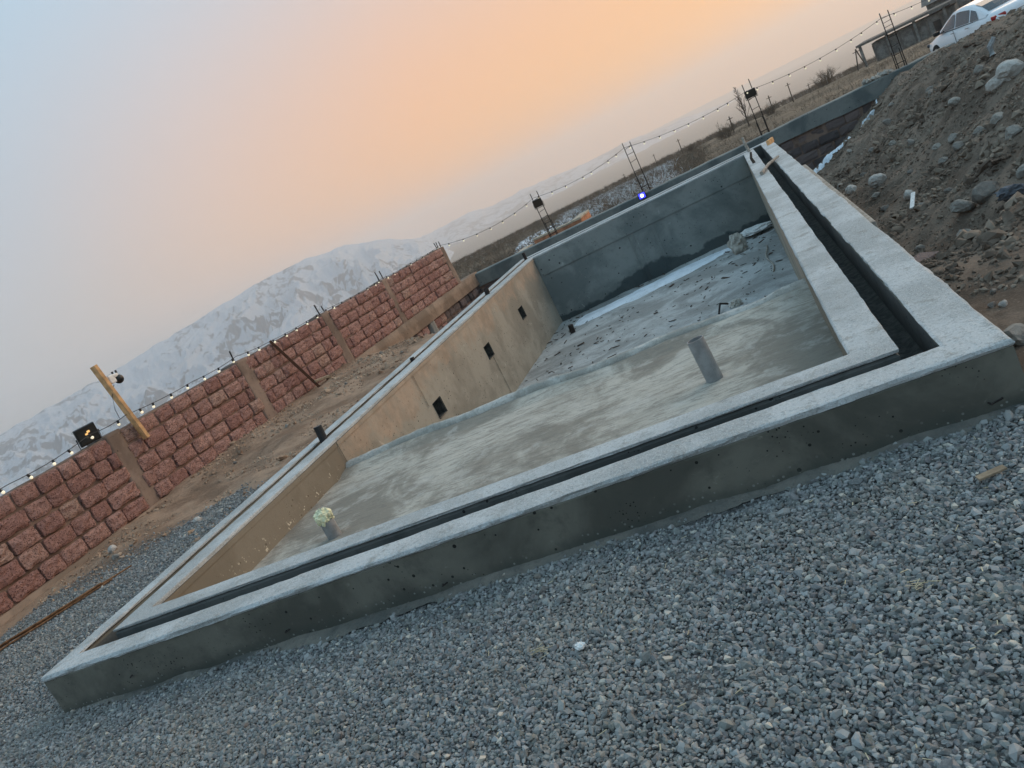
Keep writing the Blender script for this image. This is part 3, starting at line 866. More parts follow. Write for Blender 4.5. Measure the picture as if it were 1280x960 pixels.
# ------------------------------------------------------------------ pipes standing in the shallow floor
def pipe_mesh(h, r):
    bm = bmesh.new()
    seg = 24; prof = [(r, -0.05), (r, h), (r - 0.006, h), (r - 0.006, h - 0.12), (0.0, h - 0.12)]
    rings = []
    for rr, z in prof:
        rings.append([bm.verts.new((rr * math.cos(2 * math.pi * k / seg), rr * math.sin(2 * math.pi * k / seg), z)) for k in range(seg)] if rr > 0 else None)
    for i in range(3):
        for k in range(seg):
            bm.faces.new((rings[i][k], rings[i][(k + 1) % seg], rings[i + 1][(k + 1) % seg], rings[i + 1][k]))
    bm.faces.new(rings[3])
    return bm
pr = empty('drain_pipe', (-0.632, 4.98, FLOOR_S - 0.03)); tag(pr, 'open grey plastic pipe standing on the shallow floor near the wide rim', 'pipe', 'pipes in the shallow floor')
o = bm_obj('pipe_tube', pipe_mesh(0.285, 0.055), 'pipe_grey', pr, smooth=False)
pr.rotation_euler = (rad(-2), rad(-3), 0)
pr2 = empty('drain_pipe', (-3.395, 4.58, FLOOR_S)); tag(pr2, 'grey plastic pipe with its top wrapped in a yellowish bag', 'pipe', 'pipes in the shallow floor')
bm_obj('pipe_tube', pipe_mesh(0.17, 0.052), 'pipe_grey', pr2)
bm = bmesh.new(); bmesh.ops.create_icosphere(bm, subdivisions=4, radius=1.0)
for v in bm.verts:
    p = v.co; k = 0.80 + 0.42 * abs(float(fbm(p.x * 1.6 + 5, p.y * 1.6 + p.z * 2.1, 5, 3, 0.65))) + 0.22 * float(fbm(p.x * 4 + p.z * 3, p.y * 4 - p.z * 2, 3, 8, 0.6))
    v.co = Vector((p.x * 0.072 * k, p.y * 0.072 * k, 0.155 + p.z * 0.066 * k + (0.01 if p.z > 0 else 0)))
bm_obj('bag_wrap', bm, 'bag_film', pr2, smooth=False)

# conduits and stubs in the side channel
def stub(name, label, x, y, z, h, r, mat, lean=(0, 0), grp=None):
    bm = bmesh.new(); add_tube(bm, [(0, 0, 0), (lean[0] * 0.4, lean[1] * .4, h * 0.5), (lean[0], lean[1], h)], r, 14)
    bmesh.ops.bevel(bm, geom=[e for e in bm.edges if len(e.link_faces) == 2 and abs(e.calc_face_angle(0)) > 1.2], offset=r * .15, segments=1, affect='EDGES')
    o = bm_obj(name, bm, mat, None, (x, y, z)); tag(o, label, 'pipe', grp)
    return o
stub('conduit_stub', 'short black conduit stub sticking up from the thin side channel', -4.30, 6.36, RIM - CH, 0.38, 0.04, 'black_plastic', (0.01, 0.02))
stub('conduit_stub', 'small dark stub in the side channel above the first light niche', -4.26, 8.75, RIM - CH, 0.28, 0.028, 'dark_iron')
stub('conduit_stub', 'dark stub in the side channel past the last light niche', -4.22, 12.05, RIM - CH, 0.34, 0.04, 'dark_iron', (0.03, 0.05))
stub('conduit_stub', 'dark stub at the far end of the side channel', -4.20, 14.95, RIM - CH, 0.38, 0.03, 'dark_iron')

# ------------------------------------------------------------------ red block wall on the left
ZB0, ZT0 = 0.08, 1.085
WA = math.atan2(1, 0.052)              # heading of the wall in plan
wdir = Vector((0.052, 1, 0)).normalized(); wnor = Vector((1, -0.052, 0)).normalized()
def wpt(y, off, z): return Vector((wall_x(y), y, 0)) + wnor * off + Vector((0, 0, z))
wrot = Matrix((wdir, -wnor, Vector((0, 0, 1)))).transposed()   # local x along wall, local -y towards the pool

wall = empty('block_wall', wpt(12, 0, 0)); tag(wall, 'long wall of red porous tuff blocks with brown mortar columns', 'wall')
W_INV = Matrix.Translation(wall.location).inverted()
def wall_part(name, bm, mat, smooth=False):
    o = bm_obj(name, bm, mat, wall, smooth=smooth); o.matrix_parent_inverse = W_INV; return o

COLS = [(4.75, 5.02), (7.62, 7.88), (10.35, 10.64), (13.02, 13.30), (15.60, 15.85), (19.05, 19.32)]
# mortar core behind the blocks
def rough_slab(bm, y0, y1, z0, z1, front, back, step=0.12, amp=0.012, seed=0):
    ny = max(2, int((y1 - y0) / step)); nzz = max(2, int((z1 - z0) / step))
    F = [[None] * (nzz + 1) for _ in range(ny + 1)]; B = [[None] * (nzz + 1) for _ in range(ny + 1)]
    for i in range(ny + 1):
        for j in range(nzz + 1):
            y = y0 + (y1 - y0) * i / ny; z = z0 + (z1 - z0) * j / nzz
            if j == nzz: z += amp * 0.8 * float(fbm(y * 4, 0, 3, seed + 3))
            F[i][j] = bm.verts.new(wpt(y, front + amp * float(fbm(y * 3.0, z * 3.0, 4, seed)), z))
            B[i][j] = bm.verts.new(wpt(y, back, z))
    for i in range(ny):
        for j in range(nzz):
            bm.faces.new((F[i][j], F[i + 1][j], F[i + 1][j + 1], F[i][j + 1]))
            bm.faces.new((B[i][j], B[i][j + 1], B[i + 1][j + 1], B[i + 1][j]))
        bm.faces.new((F[i][nzz], F[i + 1][nzz], B[i + 1][nzz], B[i][nzz]))
    for j in range(nzz):
        bm.faces.new((F[0][j], F[0][j + 1], B[0][j + 1], B[0][j]))
        bm.faces.new((F[ny][j], B[ny][j], B[ny][j + 1], F[ny][j + 1]))
bm = bmesh.new(); rough_slab(bm, 4.0, 19.2, ZB0 - 0.02, ZT0 - 0.01, -0.028, -0.30, 0.12, 0.012, 5)
wall_part('mortar_core', bm, 'mortar', True)
for k, (a, b) in enumerate(COLS):
    bm = bmesh.new(); rough_slab(bm, a, b, ZB0 - 0.02, ZT0 + (0.015 if k < 5 else 0.0), -0.008, -0.31, 0.045, 0.02, 50 + k)
    wall_part('column', bm, 'column_concrete', True)
bm = bmesh.new(); rough_slab(bm, 4.0, 20.4, -0.24, ZB0, 0.055, -0.36, 0.15, 0.02, 70)
wall_part('footing_beam', bm, 'footing_concrete', True)

# block meshes shared between alike blocks
def block_mesh(name, mat, seed, nxx=7, nzz=5, amp=0.02):
    r = random.Random(seed); bm = bmesh.new()
    g = [[None] * (nzz + 1) for _ in range(nxx + 1)]
    ph = r.random() * 50
    for i in range(nxx + 1):
        for j in range(nzz + 1):
            u = i / nxx - 0.5; w = j / nzz - 0.5
            edge = max(abs(u), abs(w)) * 2
            du = 0.035 * float(fbm(j * 0.55 + ph, u * 2, 3, seed)) * (1 if i in (0, nxx) else 0.3)
            dw = 0.06 * float(fbm(i * 0.55 + ph, w * 2, 3, seed + 1)) * (1 if j in (0, nzz) else 0.3)
            if i in (0, nxx) and j in (0, nzz): u *= 0.955; w *= 0.93
            d = -0.018 * max(0, edge - 0.62) / 0.38 + amp * float(fbm(i * 0.7 + ph, j * 0.7, 4, seed + 2)) + 0.006 * (r.random() - .5)
            g[i][j] = bm.verts.new((u + du, -d, w + dw))
    for i in range(nxx):
        for j in range(nzz):
            bm.faces.new((g[i][j], g[i + 1][j], g[i + 1][j + 1], g[i][j + 1]))
    rim = [g[i][0] for i in range(nxx + 1)] + [g[nxx][j] for j in range(1, nzz + 1)] + [g[i][nzz] for i in range(nxx - 1, -1, -1)] + [g[0][j] for j in range(nzz - 1, 0, -1)]
    bk = [bm.verts.new((v.co.x, 0.09, v.co.z)) for v in rim]
    for k in range(len(rim)):
        k2 = (k + 1) % len(rim)
        bm.faces.new((rim[k], bk[k], bk[k2], rim[k2]))
    bmesh.ops.recalc_face_normals(bm, faces=bm.faces[:])
    me = bpy.data.meshes.new(name); bm.to_mesh(me); bm.free()
    me.materials.append(MATS[mat])
    return me
TB = [block_mesh('tuff_block', 'tuff', 100 + k) for k in range(14)]
BB = [block_mesh('stone_block', 'basalt_block', 200 + k, 5, 4) for k in range(10)]
r = random.Random(11)
wq = wrot.to_euler()
def place_block(name, mes, parent, inv, c, L, H, rot_e, depth=1.0, tilt=0.0):
    me = r.choice(mes)
    o = bpy.data.objects.new(name, me)
    M = Matrix.Translation(c) @ rot_e.to_4x4() @ Matrix.Rotation(tilt, 4, 'Y') @ Matrix.Diagonal((L, depth, H, 1))
    COL.objects.link(o); o.parent = parent
    o.matrix_parent_inverse = inv; o.matrix_basis = M
    return o
panels = [(4.0, 4.75)] + [(COLS[k][1], COLS[k + 1][0]) for k in range(5)]
nblocks = 0
for (a, b) in panels:
    zc = ZB0
    for row in range(5):
        hh = 0.2 + r.uniform(-0.006, 0.006)
        y = a + 0.012 - r.uniform(-0.01, 0.10)
        first = True
        while y < b - 0.06:
            L = r.choice((0.26, 0.30, 0.33, 0.37, 0.40)) * r.uniform(0.93, 1.07)
            if first and row % 2: L *= r.uniform(0.45, 0.7)
            first = False
            if y + L > b - 0.10: L = b - 0.012 - y + r.uniform(-0.01, 0.10)
            if L > 0.5: L *= 0.5
            j = r.uniform(0.016, 0.03)
            H = 0.2 - r.uniform(0.018, 0.032)
            place_block('tuff_block', TB, wall, W_INV, wpt(y + L / 2, 0.012 + r.uniform(-0.01, 0.014), ZB0 + 0.2 * row + 0.1 + r.uniform(-.006, .006)), L - j, H, wrot, 1.0, r.uniform(-0.02, 0.02))
            nblocks += 1
            y += L
# foundation stones showing where the trench is dug out
bm = bmesh.new(); rough_slab(bm, 11.5, 20.4, -1.25, -0.24, -0.03, -0.36, 0.15, 0.015, 75)
wall_part('foundation_core', bm, 'mortar', True)
for row in range(4):
    y = 11.6 + 0.2 * (row % 2)
    while y < 20.2:
        L = r.uniform(0.26, 0.42)
        if not (16.55 < y + L / 2 < 16.85):
            place_block('foundation_stone', BB if y > 17.5 or r.random() < .3 else TB, wall, W_INV, wpt(y + L / 2, 0.02 + r.uniform(-.02, .02), -0.35 - 0.215 * row), L - .03, 0.185, wrot, 1.2, r.uniform(-.03, .03))
        y += L
bm = bmesh.new(); rough_slab(bm, 16.6, 16.85, -1.25, -0.235, 0.05, -0.3, 0.06, 0.015, 78)
wall_part('foundation_pier', bm, 'pier_grey', True)
# starter bars left standing on the columns
for k, (a, b) in enumerate(COLS[2:6]):
    for m in range(1 if k == 0 else 3):
        y = a + 0.06 + 0.09 * m; h = r.uniform(0.12, 0.22)
        p = wpt(y, -0.06 - 0.07 * (m % 2), ZT0 - 0.05)
        bm = bmesh.new(); add_tube(bm, [p, p + Vector((r.uniform(-.02, .02), r.uniform(-.03, .03), h + .05))], 0.011, 6)
        wall_part('starter_bar', bm, 'dark_iron')

# ------------------------------------------------------------------ far beam on its stone foundation
BDIR = Vector((1, 0.0888, 0)).normalized(); BNOR = Vector((0.0888, -1, 0)).normalized()
brot = Matrix((BDIR, -BNOR, Vector((0, 0, 1)))).transposed()
def bpt(x, off, z): return Vector((x, beam_y(x), 0)) + BNOR * off + Vector((0, 0, z))
beam = empty('foundation_beam', bpt(-2, 0, 0)); tag(beam, 'long grey concrete beam on dark stone foundation beyond the pool', 'beam')
B_INV = Matrix.Translation(beam.location).inverted()
def beam_part(name, bm, mat, smooth=False):
    o = bm_obj(name, bm, mat, beam, smooth=smooth); o.matrix_parent_inverse = B_INV; return o
bm = bmesh.new()
NB = 90
rows = []
for i in range(NB + 1):
    x = -7.55 + 12.6 * i / NB
    zt = 0.05 + 0.035 * sstep(-2, 4, x) + 0.01 * float(fbm(x * 2, 1, 4, 3))
    zb = -0.30 + 0.02 * float(fbm(x * 2, 5, 4, 4))
    w = 0.012 * float(fbm(x * 2.5, 2, 4, 5))
    rows.append([bm.verts.new(bpt(x, 0.04 + w, zb)), bm.verts.new(bpt(x, 0.045 + w, zt - 0.02)), bm.verts.new(bpt(x, 0.02 + w, float(zt))), bm.verts.new(bpt(x, -0.38, float(zt) - 0.005)), bm.verts.new(bpt(x, -0.4, zb))])
for i in range(NB):
    for j in range(4):
        bm.faces.new((rows[i][j], rows[i + 1][j], rows[i + 1][j + 1], rows[i][j + 1]))
    bm.faces.new((rows[i][4], rows[i + 1][4], rows[i + 1][0], rows[i][0]))
bm.faces.new(rows[0][::-1]); bm.faces.new(rows[-1])
beam_part('concrete_beam', bm, 'beam_concrete')
bm = bmesh.new()
add_box(bm, bpt(-1.25, -0.18, -0.83), (12.4, 0.32, 1.12), brot)
beam_part('foundation_core', bm, 'mortar')
for x0, x1 in ((-7.4, -4.4), (0.45, 4.3)):
    for row in range(5):
        x = x0 + 0.15 * (row % 2)
        while x < x1:
            L = r.uniform(0.3, 0.52)
            place_block('foundation_stone', BB, beam, B_INV, bpt(x + L / 2, 0.005 + r.uniform(-.03, .03), -0.42 - 0.225 * row), L - .03, 0.2, brot, 1.2, r.uniform(-.03, .03))
            x += L
bm = bmesh.new()
for k in range(26):
    add_box(bm, bpt(3.55 + r.uniform(-.45, .2), r.uniform(-.3, 0.02), 0.10 + r.uniform(0, .05)), (r.uniform(.05, .14), r.uniform(.05, .12), r.uniform(.04, .09)), Euler((r.random(), r.random(), r.random())).to_matrix(), 0.008)
tag(bm_obj('rubble_heap', bm, 'rock', smooth=False), 'small heap of broken stone on the beam at the rightmost rebar cage', 'rubble', kind=None)

# rebar cages that will become posts
def cage(x, h, label, lean, rungs, zt=0.06):
    p = bpt(x, -0.08, zt)
    e = empty('rebar_cage', p, math.atan(0.0888)); tag(e, label, 'rebar cage', 'rebar cages along the far beam')
    sy = 0.17
    for i, (dx, dy) in enumerate(((-0.09, 0), (0.09, 0), (-0.085, sy), (0.095, sy))):
        bm = bmesh.new()
        hh = h * (1 if i < 2 else r.uniform(0.24, 0.34)) + r.uniform(0, .06)
        add_tube(bm, [(dx, dy, -0.03), (dx + lean * 0.5 * hh, dy, hh * 0.5), (dx + lean * hh, dy, hh)], 0.011, 6)
        bm_obj('upright_bar', bm, 'dark_iron', e)
    for z in rungs:
        bm = bmesh.new()
        if z < 0.3 * h:
            pts = [(-0.1, -0.012, z), (0.1, -0.012, z + .01), (0.1, sy + .012, z), (-0.1, sy + .012, z), (-0.1, -0.012, z)]
        else: pts = [(-0.1, -0.012, z), (0.1, -0.012, z + r.uniform(-.02, .04))]
        pts = [(q[0] + lean * q[2], q[1], q[2]) for q in pts]
        add_tube(bm, pts, 0.006, 5)
        bm_obj('stirrup', bm, 'dark_iron', e)
    return e
cage(-4.83, 1.14, 'rebar cage with a black floodlight behind the far corner of the pool', 0.0, [0.05, 0.2, 0.36, 0.52, 0.68, 0.84, 1.0])
cage(-2.29, 1.24, 'bare rebar cage with the blue lamp glowing at its foot', 0.01, [0.12, 0.55, 0.78, 0.98, 1.12], 0.065)
cage(0.74, 1.24, 'rebar cage with a black floodlight above the end of the channel', 0.0, [0.06, 0.4, 0.62, 0.85, 1.05], 0.08)
cage(3.95, 1.24, 'rightmost rebar cage, bare, beside the dirt bank', 0.0, [0.1, 0.3, 0.5, 0.72, 0.95, 1.05, 1.16], 0.09)

def floodlight(loc, rz, tilt, label, w=0.26, h=0.2, glints=None, roll=0.0):
    e = empty('floodlight', loc); e.rotation_euler = (tilt, roll, rz); tag(e, label, 'floodlight')
    bm = bmesh.new(); add_box(bm, (0, 0, 0), (w, 0.05, h), None, 0.012); bm_obj('housing', bm, 'black_plastic', e)
    bm = bmesh.new(); add_box(bm, (0, -0.027, 0), (w * .86, 0.006, h * .84)); bm_obj('glass', bm, 'lamp_glass', e)
    bm = bmesh.new()
    for k in range(7): add_box(bm, (-w * .38 + k * w * .127, 0.04, 0), (0.008, 0.03, h * .8))
    bm_obj('cooling_fins', bm, 'black_plastic', e)
    bm = bmesh.new(); add_tube(bm, [(-w * .5 - .012, 0, 0), (-w * .5 - .012, 0.02, -h * .62), (w * .5 + .012, 0.02, -h * .62), (w * .5 + .012, 0, 0)], 0.008, 6); bm_obj('bracket', bm, 'black_plastic', e)
    if glints:
        for (dx, dz, s) in glints:
            bm = bmesh.new(); add_box(bm, (dx, -0.032, dz), (s, 0.004, s * .7)); bm_obj('reflection_spot', bm, 'glass_reflection', e)  # glowing spots imitate a reflection on the glass
    return e
floodlight(bpt(-4.83, -0.03, 0.97), 0.1, rad(8), 'black floodlight fixed to the rebar cage behind the pool corner', 0.24, 0.20)
floodlight(bpt(0.75, -0.03, 1.06), 0.1, rad(8), 'black floodlight fixed to the rebar cage above the channel end', 0.26, 0.18)
floodlight(wpt(7.55, -0.13, 1.21), rad(60), rad(10), 'black floodlight with a painted orange reflection in its glass standing on the block wall', 0.25, 0.22, [(0.02, 0.035, 0.035), (-0.01, 0.015, 0.03), (0.015, -0.01, 0.02)])
e = empty('blue_lamp', bpt(-2.43, 0.1, 0.02)); tag(e, 'small blue lamp glowing at the foot of a rebar cage', 'lamp')
bm = bmesh.new(); add_box(bm, (0, 0.03, 0), (0.2, 0.05, 0.16), None, 0.015); bm_obj('housing', bm, 'black_plastic', e)
bm = bmesh.new(); add_box(bm, (0, 0.002, 0), (0.16, 0.012, 0.13), None, 0.005); bm_obj('lens', bm, 'blue_led', e)
bm = bmesh.new(); add_tube(bm, [(0, 0.0, 0), (0, -0.012, 0)], 0.042, 14); bm_obj('led_core', bm, 'blue_core', e)

# ------------------------------------------------------------------ string of bulbs along the wall and the cages
sl = empty('string_lights', wpt(6, 0, ZT0)); tag(sl, 'string of small round bulbs strung along the wall and far posts', 'string lights')
S_INV = Matrix.Translation(sl.location).inverted()
anchors = [wpt(4.2, -0.02, 1.20), wpt(6.3, -0.02, 1.155), wpt(7.5, -0.05, 1.20), wpt(8.05, 0.03, 1.20), wpt(9.4, -0.02, 1.16), wpt(10.5, -0.05, 1.17), wpt(11.3, 0.0, 1.12), wpt(13.15, -0.03, 1.13), wpt(15.7, -0.03, 1.12), wpt(17.4, -0.03, 1.11), wpt(19.2, -0.05, 1.13),
           bpt(-4.87, 0, 1.13), bpt(-2.36, 0, 1.24), bpt(0.68, 0, 1.15), bpt(3.86, 0, 1.27), bpt(6.6, 0, 1.35)]
sag = [0.02, 0.03, 0.02, 0.02, 0.02, 0.01, 0.02, 0.03, 0.02, 0.02, 0.17, 0.13, 0.12, 0.14, 0.12]
path = []
for k in range(len(anchors) - 1):
    a, b = anchors[k], anchors[k + 1]; L = (b - a).length; m = max(3, int(L / 0.12))
    for i in range(m):
        t = i / m; p = a.lerp(b, t); p.z -= sag[k] * 4 * t * (1 - t); path.append(p)
path.append(anchors[-1])
bm = bmesh.new(); add_tube(bm, path, 0.0045, 5)
o = bm_obj('cable', bm, 'black_plastic', sl); o.matrix_parent_inverse = S_INV
def lathe(prof, seg=10):
    bm = bmesh.new(); rings = []
    for rr, z in prof: rings.append([bm.verts.new((rr * math.cos(2 * math.pi * k / seg), rr * math.sin(2 * math.pi * k / seg), z)) for k in range(seg)])
    for i in range(len(rings) - 1):
        for k in range(seg): bm.faces.new((rings[i][k], rings[i][(k + 1) % seg], rings[i + 1][(k + 1) % seg], rings[i + 1][k]))
    bm.faces.new(rings[0]); bm.faces.new(rings[-1])
    return bm
bm = lathe([(0.003, -0.066), (0.012, -0.062), (0.0185, -0.052), (0.0185, -0.042), (0.012, -0.03)]); bmesh.ops.recalc_face_normals(bm, faces=bm.faces[:])
BULB = bpy.data.meshes.new('bulb'); bm.to_mesh(BULB); bm.free(); BULB.materials.append(MATS['bulb_glow'])
bm = lathe([(0.014, -0.034), (0.015, 0.0), (0.009, 0.008)], 8); bmesh.ops.recalc_face_normals(bm, faces=bm.faces[:])
SOCK = bpy.data.meshes.new('socket'); bm.to_mesh(SOCK); bm.free(); SOCK.materials.append(MATS['black_plastic'])
acc = 0.0; nxt = 0.1
for k in range(len(path) - 1):
    acc += (path[k + 1] - path[k]).length
    if acc >= nxt:
        nxt += 0.36 * r.uniform(0.9, 1.1)
        p = path[k + 1]
        b_ = bpy.data.objects.new('bulb', BULB); COL.objects.link(b_); b_.parent = sl; b_.matrix_parent_inverse = S_INV
        b_.location = p; b_.rotation_euler = (r.uniform(-.4, .4), r.uniform(-.4, .4), 0)
        s_ = bpy.data.objects.new('socket', SOCK); COL.objects.link(s_); s_.parent = b_

# ------------------------------------------------------------------ timber with camera, leaning bar, boards, rebar on the ground
tp = wpt(8.11, 0.065, 0.83); tt = wpt(8.02, 0.03, 1.90)
e = empty('timber_post', tp); tag(e, 'new pine board nailed upright to the red block wall', 'board')
d = (tt - tp); rot = d.to_track_quat('Z', 'Y').to_matrix() @ Matrix.Rotation(rad(100), 3, 'Z')
bm = bmesh.new(); add_box(bm, d / 2, (0.045, 0.105, d.length), rot, 0.004); bm_obj('board', bm, 'pine', e)
for t in (0.05, 0.09):
    bm = bmesh.new(); p = d * t + wnor * 0.03; add_tube(bm, [p - wnor * .03, p + wnor * 0.004], 0.006, 6); bm_obj('nail', bm, 'dark_iron', e)
cp = tp + d * 0.76 + wdir * 0.075 + wnor * 0.02
e = empty('security_camera', cp); tag(e, 'white bracket camera with black dome on the pine board', 'camera')
bm = bmesh.new(); add_box(bm, (0, 0, 0.02), (0.07, 0.1, 0.11), None, 0.015); bm_obj('bracket', bm, 'white_plastic', e)
bm = bmesh.new(); add_box(bm, tuple(wdir * 0.07 + Vector((0, 0, 0.045))), (0.07, 0.10, 0.05), None, 0.018); bm_obj('arm', bm, 'white_plastic', e)
bm = bmesh.new(); bmesh.ops.create_uvsphere(bm, u_segments=16, v_segments=10, radius=0.058)
for v in bm.verts: v.co = v.co + wdir * 0.115 + Vector((0, 0, -0.015))
bm_obj('dome', bm, 'black_plastic', e, smooth=True)
for s in (-1, 1):
    bm = bmesh.new(); add_tube(bm, [wdir * (0.10 + s * .03) + Vector((0, 0, .05)), wdir * (0.105 + s * .03) + Vector((0, 0, .10))], 0.012, 8); bm_obj('antenna', bm, 'black_plastic', e)
bm = bmesh.new(); p0 = cp - Vector((0, 0, .05)); q0 = wpt(7.97, 0.0, 1.2)
add_tube(bm, [p0, p0.lerp(q0, .3) + wdir * -.06, p0.lerp(q0, .7) + wdir * -.05, q0], 0.004, 5)
tag(bm_obj('camera_cable', bm, 'black_plastic'), 'thin black cable hanging from the camera to the string lights', 'cable')

a = wpt(11.30, 0.03, 1.13); b = wpt(11.52, 0.28, 0.09)
bm = bmesh.new(); add_box(bm, (0, 0, 0), (0.045, 0.045, (a - b).length), None, 0.004)
o = bm_obj('iron_bar', bm, 'rusty_iron', None, (a + b) / 2); o.rotation_euler = (a - b).to_track_quat('Z', 'Y').to_euler(); tag(o, 'rusty square iron bar leaning against the red block wall', 'bar')
bm = bmesh.new(); add_box(bm, (0, 0, 0), (0.30, 0.11, 0.035), None, 0.004); add_box(bm, (0.13, 0, -0.05), (0.05, 0.10, 0.07), None, .004)
o = bm_obj('wood_offcut', bm, 'old_wood', None, wpt(11.62, 0.32, 0.20), (0.1, 0.15, rad(60))); tag(o, 'brown wood offcut at the foot of the leaning iron bar', 'wood')

REB = [((-7.50, 3.75), (-6.38, 5.44), 0.0), ((-7.58, 3.70), (-6.52, 5.25), 0.02), ((-7.55, 3.80), (-6.30, 5.62), 0.012), ((-7.66, 3.72), (-6.62, 5.20), 0.0), ((-7.62, 3.62), (-6.45, 5.36), 0.03)]
REBL = ['long rusty rebar lying on the gravel, nearest the pool', 'rusty rebar lying in the bundle on the gravel, topmost', 'rusty rebar reaching farthest towards the dirt patch',
        'rusty rebar in the bundle nearest the red block wall', 'rusty rebar crossing the bundle on the gravel beside the wall']
for (pa, pb, dz), lb in zip(REB, REBL):
    bm = bmesh.new()
    pts = []
    for i in range(14):
        t = i / 13; x = pa[0] + (pb[0] - pa[0]) * t + 0.012 * math.sin(t * 5 + dz * 90); y = pa[1] + (pb[1] - pa[1]) * t
        pts.append((x, y, float(height(x, y)) + 0.024 + dz * 0.8))
    add_tube(bm, pts, 0.0085, 7)
    tag(bm_obj('rebar', bm, 'rebar_rust'), lb, 'rebar', 'rusty rebars lying on the gravel')

# ------------------------------------------------------------------ gravel: uncountable, one object
def gravel_points():
    P = []
    sp = 0.0128
    def fill(x0, x1, y0, y1, sp):
        gx = np.arange(x0, x1, sp); gy = np.arange(y0, y1, sp * 0.87)
        X, Y = np.meshgrid(gx, gy)
        X = X + (np.arange(len(gy)) % 2)[:, None] * sp * 0.5
        X = X + rng.uniform(-0.45, 0.45, X.shape) * sp; Y = Y + rng.uniform(-0.45, 0.45, Y.shape) * sp
        return np.column_stack([X.ravel(), Y.ravel()])
    A = np.concatenate([fill(-7.6, 1.5, 1.0, 3.2, sp), fill(1.5, 3.4, 1.0, 3.2, 0.0165)])
    B = fill(-7.9, -4.45, 3.2, 9.5, 0.018)
    C = fill(0.55, 2.2, 3.2, 4.6, 0.018)
    P = np.concatenate([A, B, C])
    x, y = P[:, 0], P[:, 1]
    # keep out of the pool, drop behind-view areas that the photograph never shows
    inpool = (x > -4.54 + 0.0095 * (y - 3.1)) & (x < 0.615) & (y > 3.10 + 0.006 * (x + 4.5))
    skirt = (x > -4.6) & (x < 0.7) & (y > 3.045) & (vnoise(x * 2.3, y * 9, 5) > 0.42) & (rng.random(len(x)) < 0.8)
    view = (y > 1.25 - 0.33 * (x + 0.3)) | (x > -0.8)
    gm = gravel_mask(x, y)
    ok = ~inpool & ~skirt & view & (rng.random(len(x)) < np.clip(gm * 1.05, 0, 1) ** 1.5) & (x > wall_x(y) + 0.12)
    return P[ok]
GP = gravel_points()
GZp = height(GP[:, 0], GP[:, 1])
n_g = len(GP)
size = np.clip(rng.lognormal(math.log(0.0148), 0.30, n_g), 0.009, 0.036)
gme = bpy.data.meshes.new('gravel')
gme.vertices.add(n_g)
gme.vertices.foreach_set('co', np.column_stack([GP, GZp + size * rng.uniform(0.0, 0.45, n_g)]).astype(np.float32).ravel())
for nm, typ, arr in (('siz', 'FLOAT', size), ('rot', 'FLOAT_VECTOR', np.column_stack([rng.uniform(-0.7, 0.7, n_g), rng.uniform(-0.7, 0.7, n_g), rng.uniform(0, 6.28, n_g)]))):
    at = gme.attributes.new(nm, typ, 'POINT')
    at.data.foreach_set('value' if typ == 'FLOAT' else 'vector', arr.astype(np.float32).ravel())
gravel = ob('gravel', gme)
tag(gravel, 'grey crushed gravel spread in front of and beside the pool', 'gravel', kind='stuff')

